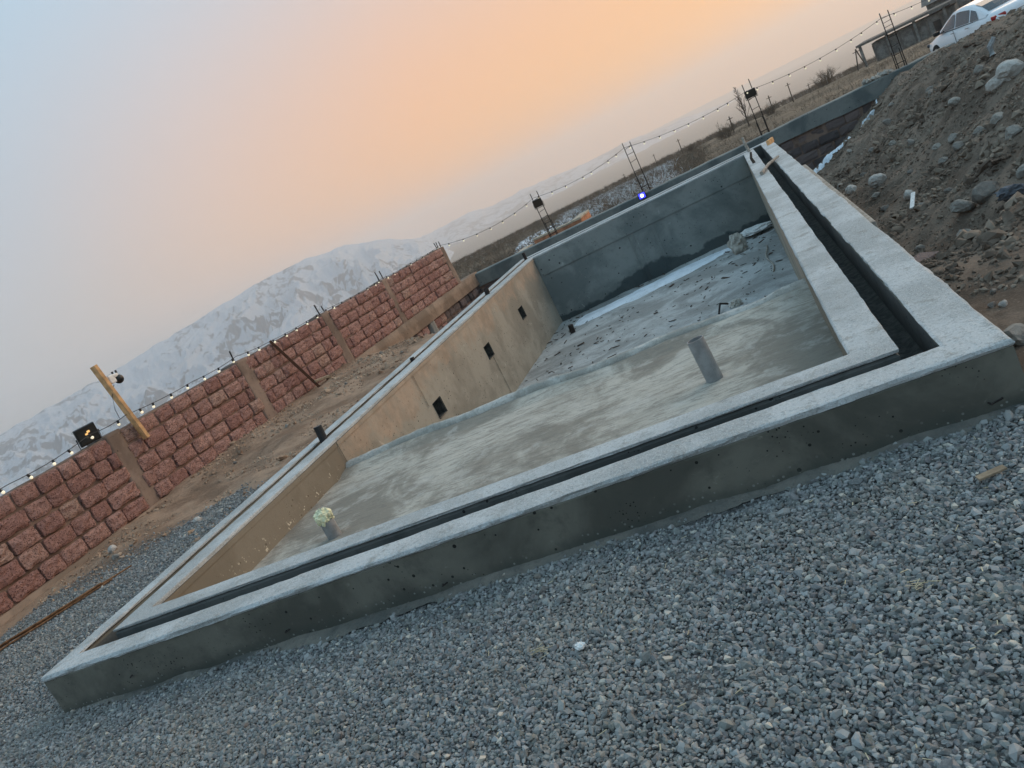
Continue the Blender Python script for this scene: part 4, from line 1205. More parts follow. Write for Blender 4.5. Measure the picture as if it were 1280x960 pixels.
def scatter_tree(name, mat, variants=8, squash=0.6, amp=0.2, sub=1, seed0=0):
    """geometry nodes: one of several angular stones on every point"""
    t = bpy.data.node_groups.new(name, 'GeometryNodeTree')
    t.interface.new_socket('Geometry', in_out='INPUT', socket_type='NodeSocketGeometry')
    t.interface.new_socket('Geometry', in_out='OUTPUT', socket_type='NodeSocketGeometry')
    N, L = t.nodes, t.links
    gi = N.new('NodeGroupInput'); go = N.new('NodeGroupOutput')
    g2i = N.new('GeometryNodeGeometryToInstance')
    for k in reversed(range(variants)):
        ico = N.new('GeometryNodeMeshIcoSphere'); ico.inputs['Radius'].default_value = 0.5; ico.inputs['Subdivisions'].default_value = sub
        pos = N.new('GeometryNodeInputPosition')
        rv_ = N.new('FunctionNodeRandomValue'); rv_.data_type = 'FLOAT_VECTOR'
        rv_.inputs[0].default_value = (-amp, -amp, -amp); rv_.inputs[1].default_value = (amp, amp, amp)
        for s_ in rv_.inputs:
            if s_.name == 'Seed': s_.default_value = k * 7 + seed0
        ad = N.new('ShaderNodeVectorMath'); ad.operation = 'ADD'; L.new(pos.outputs[0], ad.inputs[0]); L.new(rv_.outputs[0], ad.inputs[1])
        sc = N.new('ShaderNodeVectorMath'); sc.operation = 'MULTIPLY'; L.new(ad.outputs[0], sc.inputs[0]); sc.inputs[1].default_value = (1.15 + 0.12 * (k % 3), 0.88 - 0.08 * (k % 2), squash + 0.08 * (k % 4))
        sp_ = N.new('GeometryNodeSetPosition'); L.new(ico.outputs[0], sp_.inputs['Geometry']); L.new(sc.outputs[0], sp_.inputs['Position'])
        sp = N.new('GeometryNodeConvexHull'); L.new(sp_.outputs[0], sp.inputs[0])
        sm = N.new('GeometryNodeSetMaterial'); sm.inputs['Material'].default_value = MATS[mat]; L.new(sp.outputs[0], sm.inputs[0])
        ss = N.new('GeometryNodeSetShadeSmooth'); ss.inputs['Shade Smooth'].default_value = False; L.new(sm.outputs[0], ss.inputs[0])
        L.new(ss.outputs[0], g2i.inputs[0])
    iop = N.new('GeometryNodeInstanceOnPoints'); iop.inputs['Pick Instance'].default_value = True
    L.new(gi.outputs[0], iop.inputs['Points']); L.new(g2i.outputs[0], iop.inputs['Instance'])
    rv = N.new('FunctionNodeRandomValue'); rv.data_type = 'INT'
    for s in rv.inputs:
        if s.name == 'Min' and s.type == 'INT': s.default_value = 0
        if s.name == 'Max' and s.type == 'INT': s.default_value = variants - 1
    L.new([o for o in rv.outputs if o.type == 'INT'][0], iop.inputs['Instance Index'])
    ar = N.new('GeometryNodeInputNamedAttribute'); ar.data_type = 'FLOAT_VECTOR'; ar.inputs[0].default_value = 'rot'
    az = N.new('GeometryNodeInputNamedAttribute'); az.data_type = 'FLOAT'; az.inputs[0].default_value = 'siz'
    e2r = N.new('FunctionNodeEulerToRotation'); L.new([o for o in ar.outputs if o.type == 'VECTOR'][0], e2r.inputs[0])
    L.new(e2r.outputs[0], iop.inputs['Rotation']); L.new([o for o in az.outputs if o.type == 'VALUE'][0], iop.inputs['Scale'])
    L.new(iop.outputs[0], go.inputs[0])
    return t
gt = scatter_tree('gravel_scatter', 'gravel_stone')
gm_ = gravel.modifiers.new('scatter', 'NODES'); gm_.node_group = gt

# clods and small stones on the dirt
def scatter(name, label, cat, pts, sizes, mat, seed, squash=0.6):
    m = len(pts)
    z = height(pts[:, 0], pts[:, 1])
    me = bpy.data.meshes.new(name); me.vertices.add(m)
    me.vertices.foreach_set('co', np.column_stack([pts, z + sizes * 0.12]).astype(np.float32).ravel())
    for nm, typ, arr in (('siz', 'FLOAT', sizes), ('rot', 'FLOAT_VECTOR', rng.uniform(-3, 3, (m, 3)) * np.array([0.3, 0.3, 1]))):
        at = me.attributes.new(nm, typ, 'POINT'); at.data.foreach_set('value' if typ == 'FLOAT' else 'vector', arr.astype(np.float32).ravel())
    o = ob(name, me); md = o.modifiers.new('scatter', 'NODES'); md.node_group = scatter_tree(name + '_nodes', mat, 6, squash, 0.22, 1, seed)
    return tag(o, label, cat, kind='stuff')
def clumpy(x0, x1, y0, y1, m, seed, thr=0.45, freq=0.8):
    p = np.column_stack([rng.uniform(x0, x1, m * 4), rng.uniform(y0, y1, m * 4)])
    w = vnoise(p[:, 0] * freq, p[:, 1] * freq, seed) * 0.6 + vnoise(p[:, 0] * freq * 3, p[:, 1] * freq * 3, seed + 1) * 0.4
    return p[(w > thr)][:m]
pts = clumpy(0.7, 6.5, 5.2, 21.0, 16000, 33, 0.30, 1.6)
pts = pts[pts[:, 1] < beam_y(pts[:, 0]) - 0.05]
scatter('earth_crumbs', 'fine crumbs and grit over the grey dirt bank', 'crumbs', pts, np.clip(rng.lognormal(math.log(0.024), 0.4, len(pts)), 0.01, 0.06), 'clod', 60)
pts = clumpy(0.7, 7.0, 5.2, 21.0, 11000, 3, 0.42)
pts = pts[pts[:, 1] < beam_y(pts[:, 0]) - 0.05]
scatter('earth_clods', 'loose clods and pebbles covering the grey dirt bank', 'clods', pts, np.clip(rng.lognormal(math.log(0.040), 0.5, len(pts)), 0.018, 0.14), 'clod', 100)
pts = clumpy(0.66, 3.0, 3.4, 6.8, 2600, 13, 0.42, 1.5)
scatter('lip_pebbles', 'pebbles on the dirt lip beside the pool rim', 'pebbles', pts, np.clip(rng.lognormal(math.log(0.022), 0.5, len(pts)), 0.01, 0.08), 'clod', 140)
pts = clumpy(-7.7, -4.55, 5.5, 19.5, 5200, 23, 0.45)
scatter('berm_pebbles', 'pebbles and crumbs on the brown dirt below the wall', 'pebbles', pts, np.clip(rng.lognormal(math.log(0.021), 0.5, len(pts)), 0.008, 0.09), 'clod_brown', 180)

# ------------------------------------------------------------------ single stones
RK = [rock_mesh('stone', 'rock', 300 + k, 3, 0.7, 0.3) for k in range(8)]
RP = [rock_mesh('pale_stone', 'rock_pale', 400 + k, 3, 0.75, 0.3) for k in range(4)]
def stone(x, y, s, label, pale=False, grp=None, cat='stone', sink=0.18, sq=1.0):
    me = r.choice(RP if pale else RK)
    o = ob('pale_stone' if pale else 'stone', me, None, (x, y, float(height(x, y)) + s * (0.35 - sink)), (r.uniform(-.4, .4), r.uniform(-.4, .4), r.uniform(0, 6.3)), (s, s * r.uniform(.8, 1.1), s * sq))
    tag(o, label, cat, grp); return o
stone(1.731, 13.98, 0.30, 'roundest pale stone halfway along the foot of the dirt bank', True)
stone(1.778, 11.99, 0.19, 'pale stone by itself above the short white stick', True)
stone(1.442, 14.91, 0.24, 'pale stone close to the far part of the wide rim', True)
stone(3.341, 12.10, 0.36, 'large pale boulder at the right edge high on the bank', True)
stone(3.207, 12.25, 0.30, 'pale boulder just below the topmost boulder of the bank', True)
stone(2.05, 9.35, 0.32, 'round grey boulder in the pit beside the blue-grey cloth', False)
stone(1.83, 9.45, 0.26, 'flat brownish boulder left of the round grey boulder', False, sq=.8)
stone(1.66, 8.9, 0.20, 'low angular stone under the flat brownish boulder', False)
stone(0.839, 4.20, 0.055, 'white pebble on the dirt beside the wide rim', True)
stone(0.800, 4.24, 0.05, 'grey pebble next to the white pebble by the rim', False)
stone(0.86, 4.42, 0.045, 'small grey pebble behind the white pebble by the rim', False)
stone(0.75, 3.72, 0.16, 'brownish stone at the near right corner of the rim', False)
stone(0.80, 3.45, 0.12, 'reddish-grey stone below the near right rim corner', False)
for x, y, s in ((2.45, 11.6, .22), (2.6, 11.2, .18), (2.75, 10.9, .2), (2.63, 10.1, .24), (2.3, 12.0, .16), (2.55, 12.3, .2), (2.4, 12.6, .15), (2.42, 14.4, .2), (2.3, 15.2, .14), (2.9, 13.2, .2),
                (1.95, 10.4, .14), (1.7, 10.9, .12), (1.5, 12.3, .13), (1.55, 13.2, .15), (2.05, 13.0, .14), (2.2, 16.8, .18), (2.7, 17.6, .2), (3.0, 18.4, .16), (1.4, 16.2, .16), (1.2, 11.0, .12),
                (1.35, 9.6, .12), (1.2, 8.8, .14), (1.5, 8.2, .16), (2.15, 8.6, .18), (2.4, 9.2, .2), (2.8, 9.6, .18), (3.1, 10.6, .16), (3.3, 13.2, .2), (3.1, 15.3, .22), (1.8, 15.9, .13), (2.0, 18.5, .14), (3.4, 16.8, .18)):
    stone(x, y, s, 'greyish stone half buried in the dirt bank beyond the wide rim', False, 'stones scattered over the dirt bank', sink=0.25)
stone(-0.944, 2.795, 0.045, 'largest pale pebble lying on the gravel near the curb', True)
stone(-0.686, 2.74, 0.022, 'tiny white pebble right of the largest pale pebble', True)
stone(-1.41, 2.985, 0.045, 'tan pebble against the foot of the curb', False)
stone(-7.10, 6.25, 0.12, 'pale lump in the dark dirt patch by the block wall', True)
stone(-6.05, 6.35, 0.10, 'pale stone between the dirt patch and the thin rim', True)
stone(-6.9, 6.05, 0.09, 'grey lump in front of the dark dirt patch by the wall', False)
for x, y in ((-6.6, 9.2), (-6.9, 8.3), (-6.2, 10.4), (-5.6, 11.3), (-6.4, 12.2), (-5.3, 9.6)):
    stone(x, y, r.uniform(.05, .09), 'small stone on the brown dirt strip below the block wall', False, 'small stones on the brown dirt strip')
# bricks stacked by the rim on the pit side
for k, (x, y, a_) in enumerate(((0.72, 6.15, 0.3), (0.78, 5.75, 0.9), (0.95, 5.95, 0.5))):
    bm = bmesh.new(); add_box(bm, (0, 0, 0), (0.26, 0.13, 0.11), None, 0.012)
    o = bm_obj('tuff_offcut', bm, 'basalt_block', None, (x, y, float(height(x, y)) + 0.06), (0.15, 0.1, a_))
    tag(o, ['block offcut against the rim at the head of the pit', 'block offcut nearest the near corner of the rim', 'block offcut lying a step away from the rim'][k], 'block')

# snow lying down the slope by the foundation stones
def slope_snow(u, v):
    x = 1.35 + 1.75 * u; y = 19.7 + 0.75 * u + 0.1 * math.sin(u * 7)
    hw = max(0.015, 0.30 * (1 - 0.5 * u) + 0.22 * float(fbm(u * 8, 3.0, 4, 17)))
    e = 1 - abs(2 * v - 1)
    return x + 0.3 * (2 * v - 1) * hw, y + (2 * v - 1) * hw + .06 * float(fbm(u * 22, v * 4, 3, 18)), min(1, e * 3)
sn = patch('snow_patch', slope_snow, 70, 8, lambda x, y, e: float(height(x, y)) - 0.02 + 0.13 * e - 0.28 * max(0.0, float(fbm(x * 5, y * 5, 4, 66)) + 0.12), 'snow')
tag(sn, 'streak of old snow lying on the dirt slope beside the dark stones', 'snow')

# ------------------------------------------------------------------ litter on the pool, bank and gravel
def stick(name, label, a, b, rr, mat, cat='stick', box=None):
    a = Vector(a); b = Vector(b); bm = bmesh.new()
    if box: add_box(bm, (0, 0, 0), (box[0], box[1], (b - a).length), None, min(box) * .2)
    else: add_tube(bm, [(0, 0, -(b - a).length / 2), (rr * .8, rr * .5, 0), (0, 0, (b - a).length / 2)], rr, 7, True, rr * .7)
    o = bm_obj(name, bm, mat, None, (a + b) / 2); o.rotation_euler = (b - a).to_track_quat('Z', 'Y').to_euler()
    return tag(o, label, cat)
stick('wood_stick', 'grey stick laid across the deep channel on the wide rim', (0.17, 11.3, RIM + .03), (0.47, 12.35, RIM + .035), 0.025, 'grey_wood')
stick('wood_block', 'yellowish wood piece at the edge of the wide rim, far end', (0.50, 15.1, RIM + .04), (0.60, 15.35, RIM + .045), .03, 'pine', 'wood', (0.05, 0.09))
stick('wood_post', 'short grey post standing on the far end of the inner rim', (0.18, 15.6, RIM), (0.16, 15.62, RIM + .28), 0.03, 'grey_wood', 'wood')
stick('wood_post', 'dark stub standing on the inner rim near its far end', (0.16, 13.3, RIM), (0.17, 13.4, RIM + .16), 0.025, 'twig', 'wood')
zz = float(height(1.75, 11.2))
stick('white_stick', 'short white stick lying on the dirt bank', (1.60, 10.9, float(height(1.60, 10.9)) + .05), (1.74, 11.35, float(height(1.74, 11.35)) + .13), 0.022, 'cloth_white', 'stick', (0.05, 0.02))
stick('wood_plank', 'brown formwork board still fixed along the outer side of the wide rim', (0.655, 6.6, 0.10), (0.65, 11.5, 0.12), .03, 'grey_wood', 'plank', (0.12, 0.06))
stick('iron_rod', 'thin rusty rod lying along the edge of the pit', (0.95, 6.0, float(height(.95, 6.0)) + .05), (2.4, 7.4, float(height(2.4, 7.4)) + .30), 0.012, 'rusty_iron', 'rod')
stick('pipe_offcut', 'pale pipe end sticking out of the top of the bank', (3.62, 13.6, 0.2), (3.72, 13.7, 0.42), 0.05, 'pipe_grey', 'pipe')
o = stick('wood_chip', 'tan wood chip lying on the gravel below the right curb', (0.30, 2.68, 0.03), (0.39, 2.70, 0.032), .01, 'old_wood', 'wood', (0.030, 0.008))
def crumple(name, label, cat, loc, s, mat, seed, flat=0.25):
    bm = bmesh.new(); bmesh.ops.create_icosphere(bm, subdivisions=3, radius=1)
    rr = random.Random(seed)
    for v in bm.verts:
        p = v.co; k = 0.62 + 0.55 * abs(float(fbm(p.x * 2.3 + seed, p.y * 2.3 + p.z * 1.9, 3, seed, 0.6))) + 0.25 * rr.random()
        v.co = Vector((p.x * k * s[0], p.y * k * s[1], p.z * k * s[2]))
    return tag(bm_obj(name, bm, mat, None, loc), label, cat)
crumple('paper_scrap', 'crumpled white paper scrap on the gravel', 'paper', (-1.093, 2.359, 0.028), (0.022, 0.018, 0.014), 'cloth_white', 3)
crumple('plastic_sheet', 'crumpled white plastic sheet in the far corner of the pool', 'plastic', (-0.22, 15.15, FLOOR_D + .08), (0.34, 0.22, 0.07), 'cloth_white', 5)
crumple('cloth_bundle', 'grey cloth bundle standing on the pool floor near the far corner', 'cloth', (-0.55, 14.1, FLOOR_D + .14), (0.17, 0.15, 0.20), 'cloth_dirty', 7)
crumple('cloth_rag', 'small rag lying just past the lip of the shallow floor', 'cloth', (-0.72, 10.6, FLOOR_D + .04), (0.10, 0.08, 0.07), 'cloth_dirty', 9)
simple('blue_grey_cloth', (0.13, 0.135, 0.15), 0.9, 0, 0.2, 0.4, 8)
crumple('dark_sack', 'dark bluish sack lying between the boulders in the pit', 'sack', (2.12, 8.75, float(height(2.12, 8.75)) + .10), (0.15, 0.09, 0.08), 'blue_grey_cloth', 11)
bm = bmesh.new(); add_tube(bm, [(0, 0, 0), (0, 0, .16)], 0.045, 14)
tag(bm_obj('floor_pipe', bm, 'dark_iron', None, (-3.55, 13.3, FLOOR_D - .01), (0.05, 0.1, 0)), 'short dark pipe stub in the far deep floor', 'pipe')
bm = bmesh.new(); add_tube(bm, [(-0.16 + .03 * math.sin(i * .9), 11.6 + i * .22, FLOOR_D + .03) for i in range(10)], 0.012, 5)
tag(bm_obj('wire_length', bm, 'grey_wood'), 'thin pale wire lying on the deep floor near the wide rim', 'wire')
bm = bmesh.new(); add_tube(bm, [(-0.95, 10.5, FLOOR_D + .03), (-0.90, 10.62, FLOOR_D + .12), (-0.82, 10.75, FLOOR_D + .05)], 0.014, 5)
tag(bm_obj('bent_bar', bm, 'dark_iron'), 'small bent dark bar beside the rag on the deep floor', 'bar')
# uncountable chips, leaves and straw
bm = bmesh.new()
for k in range(330):
    x = random.uniform(-4.0, 0.0); y = random.uniform(9.8, 15.2)
    if random.random() < .55: x = -4 + 4 * random.random() ** .35 if random.random() < .6 else -4.0 + 1.6 * random.random() ** 2
    L = random.choice((.02, .03, .04, .06, .10)) * random.uniform(.6, 1.4)
    add_box(bm, (x, y, FLOOR_D + 0.035 * float(fbm(x * 0.8, y * 0.8, 5, 19, 0.55)) + .012), (L, L * random.uniform(.08, .35), .008), Euler((random.uniform(-.3, .3), random.uniform(-.3, .3), random.uniform(0, 3.1))).to_matrix())
tag(bm_obj('floor_debris', bm, 'twig'), 'dark chips and leaves littering the deep pool floor', 'debris', kind='stuff')
bm = bmesh.new()
for k in range(170):
    x = random.uniform(-4.6, 1.0); y = random.uniform(1.5, 3.05)
    L = random.uniform(.012, .035); a_ = random.uniform(0, 3.1)
    add_box(bm, (x, y, float(height(x, y)) + .021), (L, random.uniform(.0012, .0035), .0015), Euler((random.uniform(-.2, .2), random.uniform(-.25, .25), a_)).to_matrix())
for cx, cy in ((-1.25, 2.40), (0.02, 2.22)):
    for k in range(9):
        L = random.uniform(.02, .06)
        add_box(bm, (cx + random.gauss(0, .02), cy + random.gauss(0, .015), .022 + .006 * random.random()), (L, .0018, .0015), Euler((random.uniform(-.2, .2), random.uniform(-.25, .25), random.gauss(.4, .5))).to_matrix())
tag(bm_obj('straw_litter', bm, 'straw'), 'bits of straw and splinters strewn over the gravel', 'straw', kind='stuff')

# ------------------------------------------------------------------ parked white car behind the bank
def car(loc, heading):
    e = empty('parked_car', loc, heading); tag(e, 'white sedan parked beyond the dirt bank at the top right', 'car')
    # local: +x nose, y left, z up
    st = [(-2.22, .46, .80, .66), (-2.12, .34, .95, .80), (-1.75, .24, 1.00, .87), (-1.2, .22, .98, .89), (-.4, .2, .96, .895), (.5, .2, .95, .895), (1.05, .21, .93, .89), (1.5, .23, .86, .87), (1.95, .28, .76, .80), (2.16, .36, .66, .66), (2.22, .42, .60, .5)]
    bm = bmesh.new(); rings = []
    for x, zb, zt, hw in st:
        h = zt - zb
        sec = [(0, zb), (hw * .8, zb), (hw * .97, zb + .12 * h), (hw, zb + .42 * h), (hw * .985, zb + .68 * h), (hw * .93, zb + .9 * h), (hw * .78, zt - .005), (hw * .4, zt + .02), (0, zt + .028)]
        full = sec + [(-y, z) for y, z in sec[-2:0:-1]]
        rings.append([bm.verts.new((x, y, z)) for y, z in full])
    for i in range(len(rings) - 1):
        m = len(rings[0])
        for k in range(m): bm.faces.new((rings[i][k], rings[i][(k + 1) % m], rings[i + 1][(k + 1) % m], rings[i + 1][k]))
    bm.faces.new(rings[0]); bm.faces.new(rings[-1])
    bm_obj('body', bm, 'car_paint', e, smooth=True)
    # cabin
    gs = [(-1.72, .985, .74), (-1.25, 1.24, .655), (-.75, 1.40, .61), (-.2, 1.455, .59), (.25, 1.43, .59), (.72, 1.22, .635), (1.15, .955, .74)]
    bm = bmesh.new(); rings = []
    for x, zt, hw in gs:
        zb = .93; bw = .82
        t = (zt - zb) / .53
        bwx = bw
        sec = [(bwx, zb), (bwx + (hw - bwx) * .55, zb + (zt - zb) * .55), (hw + .02, zt - .05 * t), (hw * .75, zt - .005), (0, zt + .01)]
        full = sec + [(-y, z) for y, z in sec[-2::-1]]
        rings.append([bm.verts.new((x, y, z)) for y, z in full])
    for i in range(len(rings) - 1):
        for k in range(len(rings[0]) - 1): bm.faces.new((rings[i][k], rings[i][k + 1], rings[i + 1][k + 1], rings[i + 1][k]))
    cab = bm_obj('cabin', bm, 'car_paint', e, smooth=True)
    def ztop(x): return float(np.interp(x, [g[0] for g in gs], [g[1] for g in gs]))
    def hwid(x): return float(np.interp(x, [g[0] for g in gs], [g[2] for g in gs]))
    def side_pt(x, f, s, out=.008):
        zt = ztop(x); hw = hwid(x) + .02; zb = .93; y = .82 + (hw - .82) * f; return (x, s * (y + out + .01), zb + (zt - .05 - zb) * f)
    for s in (-1, 1):
        for xa, xb, xc, xd in ((.98, .08, .08, .55), (.0, -.78, -.78, .0), (-.86, -1.35, -1.12, -.86)):
            bm = bmesh.new(); lo = []; hi = []
            for k in range(7):
                t = k / 6
                lo.append(bm.verts.new(side_pt(xa + (xb - xa) * t, .06, s))); hi.append(bm.verts.new(side_pt(xd + (xc - xd) * t, .88, s)))
            for k in range(6): bm.faces.new((lo[k], lo[k + 1], hi[k + 1], hi[k]))
            bm_obj('side_window', bm, 'car_glass', e)
        bm = bmesh.new(); add_box(bm, (.92, s * .95, .98), (.12, .2, .13), None, .03); bm_obj('mirror', bm, 'car_black', e)
        bm = bmesh.new(); add_box(bm, (-2.06, s * .66, .82), (.2, .40, .13), Matrix.Rotation(s * -.45, 3, 'Z'), .04); bm_obj('taillight', bm, 'car_red', e)
        bm = bmesh.new(); add_box(bm, (2.04, s * .62, .66), (.2, .34, .12), Matrix.Rotation(s * .45, 3, 'Z'), .04); bm_obj('headlight', bm, 'car_glass', e)
        for xk in (.1, -.75):
            bm = bmesh.new(); add_box(bm, (xk, s * .905, .82), (.2, .025, .025), None, .008); bm_obj('door_handle', bm, 'car_chrome', e)
        bm = bmesh.new(); add_box(bm, (-.1, s * .893, .93), (2.1, .012, .02)); bm_obj('belt_trim', bm, 'car_black', e)
        bm = bmesh.new(); add_box(bm, (.04, s * .897, .6), (.012, .008, .62)); bm_obj('door_seam', bm, 'car_black', e)
        for x in (-1.36, 1.36):
            w = bm_obj('wheel', lathe([(.1, -.1), (.29, -.1), (.325, -.07), (.325, .07), (.29, .1), (.1, .1)], 28), 'tyre', e, (x, s * .80, .325), (rad(90), 0, 0))
            bm_obj('rim', lathe([(.02, -.105), (.2, -.104), (.21, .104), (.02, .105)], 20), 'car_chrome', w)
    for nm, xa, xb, f0, f1 in (('rear_window', -1.66, -.82, .0, 1), ('windscreen', 1.08, .32, 0, 1)):
        bm = bmesh.new(); rws = []
        for k in range(5):
            x = xa + (xb - xa) * (.08 + .84 * k / 4); hw = hwid(x) * .86; z = ztop(x) + .018
            nx = -.012 if xa < 0 else .012
            rws.append([bm.verts.new((x + nx, hw * t, z + .004 - .012 * t * t)) for t in (-1, -.5, 0, .5, 1)])
        for i in range(4):
            for k in range(4): bm.faces.new((rws[i][k], rws[i][k + 1], rws[i + 1][k + 1], rws[i + 1][k]))
        bm_obj(nm, bm, 'car_glass', e)
    bm = bmesh.new(); add_box(bm, (-2.235, 0, .70), (.02, .52, .12), None, .008); bm_obj('licence_plate', bm, 'white_plastic', e)
    bm = bmesh.new(); add_box(bm, (-2.21, 0, .78), (.03, .8, .03), None, .008); bm_obj('trunk_trim', bm, 'car_chrome', e)
    bm = bmesh.new(); add_box(bm, (-2.17, 0, .42), (.12, 1.3, .16), None, .04); bm_obj('rear_bumper', bm, 'car_black', e)
    return e
CAR_AZ, CAR_D = 14.9, 32.0
rt = Vector((math.cos(rad(CAR_AZ)), -math.sin(rad(CAR_AZ)), 0)); fw = Vector((math.sin(rad(CAR_AZ)), math.cos(rad(CAR_AZ)), 0))
hd = -math.cos(rad(61)) * rt + math.sin(rad(61)) * fw
cpos = fw * CAR_D
CARZ = float(height(cpos.x, cpos.y)) - 0.02
car((cpos.x, cpos.y, CARZ), math.atan2(hd.y, hd.x))

# ------------------------------------------------------------------ stone building on the right
def polar(az, d): return (d * math.sin(rad(az)), d * math.cos(rad(az)))
bx, by = polar(9.35, 150)
e = empty('stone_building', (bx, by, float(height(bx, by)) - 0.5), rad(-18)); tag(e, 'low grey stone building with flat slab roof on the hillside', 'building')
bm = bmesh.new(); add_box(bm, (6, 3, 1.7), (12, 6, 3.4)); bm_obj('wall', bm, 'stone_grey', e)
bm = bmesh.new(); add_box(bm, (5.2, 2.8, 3.95), (14.5, 8, 0.35)); bm_obj('roof_slab', bm, 'slab_roof', e)
for x in (-1.6, 2.4, 6.4, 10.6):
    bm = bmesh.new(); add_box(bm, (x, -0.6, 1.9), (0.4, 0.4, 3.8), None, 0.02); bm_obj('pillar', bm, 'stone_grey', e)
for k in range(7):
    bm = bmesh.new(); add_box(bm, (0.1 + k * 1.95, -0.06, 1.55), (0.3, 0.14, 3.1), None, 0.02); bm_obj('pilaster', bm, 'slab_roof', e)
bm = bmesh.new(); add_box(bm, (9.2, -0.02, 1.3), (1.0, 0.08, 2.2)); bm_obj('doorway', bm, 'window_dark', e)
bx, by = polar(12.6, 158)
e = empty('stone_house', (bx, by, float(height(bx, by)) - 0.5), rad(-18)); tag(e, 'larger grey stone house with dark roof edge behind the white car', 'house')
bm = bmesh.new(); add_box(bm, (9, 4, 2.6), (18, 8, 5.2)); bm_obj('wall', bm, 'stone_grey', e)
bm = bmesh.new()
vs = [bm.verts.new(p) for p in ((-.6, -.7, 5.2), (18.6, -.7, 5.2), (18.6, 8.7, 5.2), (-.6, 8.7, 5.2), (-.6, 4, 7.0), (18.6, 4, 7.0))]
for f in ((0, 1, 5, 4), (2, 3, 4, 5), (0, 4, 3), (1, 2, 5), (0, 3, 2, 1)): bm.faces.new([vs[k] for k in f])
bm_obj('roof', bm, 'slab_roof', e)
for x in (2.5, 6.5, 10.5, 14.5):
    bm = bmesh.new(); add_box(bm, (x, -0.02, 3.0), (1.2, 0.08, 1.6)); w = bm_obj('window', bm, 'window_dark', e)
    bm = bmesh.new(); add_box(bm, (x, -0.08, 2.15), (1.4, 0.15, 0.1)); bm_obj('sill', bm, 'slab_roof', w)

# ------------------------------------------------------------------ ruined brick walls beyond the beam
bx, by = polar(-17.6, 26)
e = empty('brick_ruin', (bx, by, float(height(bx, by)) - 0.1), rad(-2)); tag(e, 'low orange brick ruin beyond the beam next to the snow patch', 'ruin')
for k, (x, y, sx, sy, h) in enumerate(((-1.0, 1.2, 2.2, .3, .42), (0.75, 0.5, .3, 1.6, .62), (1.9, 1.6, 1.9, .3, .72), (2.85, .85, .3, 1.5, .82), (1.1, -.35, 4.6, .3, .22))):
    bm = bmesh.new(); add_box(bm, (x, y, h / 2), (sx, sy, h), None, .02); wl_ = bm_obj('wall', bm, 'ruin_brick', e)
    bm = bmesh.new(); add_box(bm, (x, y, h + .03), (sx + .02, sy + .02, .06), None, .01); bm_obj('wall_cap', bm, 'ruin_cap', wl_)

# ------------------------------------------------------------------ utility poles on the skyline
POLES = [(-7.7, 210, 1.6, 'leftmost thin pole on the skyline, the shorter of a pair'), (-7.3, 214, 2.4, 'thin pole on the skyline, the taller of the leftmost pair'), (-5.0, 190, 3.2, 'single thin pole on the skyline right of the blue lamp'),
         (-3.2, 150, 3.2, 'thin leaning pole on the skyline left of the round bush'), (0.25, 100, 2.2, 'short pole between the round bush and the slender tree'), (2.9, 120, 2.6, 'short pole right of the floodlit rebar cage'), (4.2, 130, 3.2, 'taller pole standing on the brown slope'), (5.3, 160, 2.0, 'short pole on the ridge past the brown slope')]
for az, d, h, lb in POLES:
    x, y = polar(az, d); e = empty('utility_pole', (x, y, float(height(x, y)) - .3)); tag(e, lb, 'pole', 'utility poles on the skyline')
    bm = bmesh.new(); add_tube(bm, [(0, 0, 0), (0.12, 0, h)], .085, 8, True, .06); bm_obj('post', bm, 'bark', e)
    bm = bmesh.new(); add_box(bm, (0.1, 0, h - .3), (.7, .07, .07)); bm_obj('crossarm', bm, 'bark', e)
x, y = polar(8.45, 140); e = empty('utility_pole', (x, y, float(height(x, y)) - .3)); tag(e, 'A-shaped pole standing left of the stone building', 'pole', 'utility poles on the skyline')
for s in (-1, 1):
    bm = bmesh.new(); add_tube(bm, [(s * .7, 0, 0), (0, 0, 3.4)], .09, 8); bm_obj('post', bm, 'bark', e)
bm = bmesh.new(); add_box(bm, (0, 0, 3.0), (1.1, .09, .09)); bm_obj('crossarm', bm, 'bark', e)

# ------------------------------------------------------------------ bare trees and shrubs
def grow(bm, p, d, L, rr, depth, rnd, spread=0.5, kids=3):
    q = p + d * L
    add_tube(bm, [p, p.lerp(q, .5) + Vector((rnd.gauss(0, .03), rnd.gauss(0, .03), 0)) * L, q], rr, 5 if depth > 1 else 3, False, rr * .6)
    if depth <= 0: return
    for k in range(kids):
        t = rnd.uniform(.45, 1.0)
        nd = (d + Vector((rnd.gauss(0, spread), rnd.gauss(0, spread), rnd.uniform(-.05, .45)))).normalized()
        grow(bm, p.lerp(q, t), nd, L * rnd.uniform(.5, .78), rr * .55, depth - 1, rnd, spread, kids)
def bare_tree(az, d, H, label, seed, kind='poplar', mat='bark', rr=.11):
    x, y = polar(az, d); rnd = random.Random(seed)
    e = empty('bare_tree', (x, y, float(height(x, y)) - .2)); tag(e, label, 'tree')
    bm = bmesh.new(); add_tube(bm, [(0, 0, 0), (.1, 0, H * .5), (0.05, .05, H)], rr, 7, True, rr * .15); bm_obj('trunk', bm, mat, e)
    bm = bmesh.new()
    for k in range(26):
        z = H * (0.22 + .76 * k / 26); a = k * 2.4
        dd = Vector((math.cos(a) * .6, math.sin(a) * .6, 1)).normalized()
        grow(bm, Vector((.07, 0, z)), dd, H * .2 * (1.15 - z / H), rr * .32, 2, rnd, .32)
    bm_obj('crown', bm, mat, e)
bare_tree(1.25, 95, 4.6, 'slender bare tree on the skyline left of a rebar cage', 5, rr=.10)
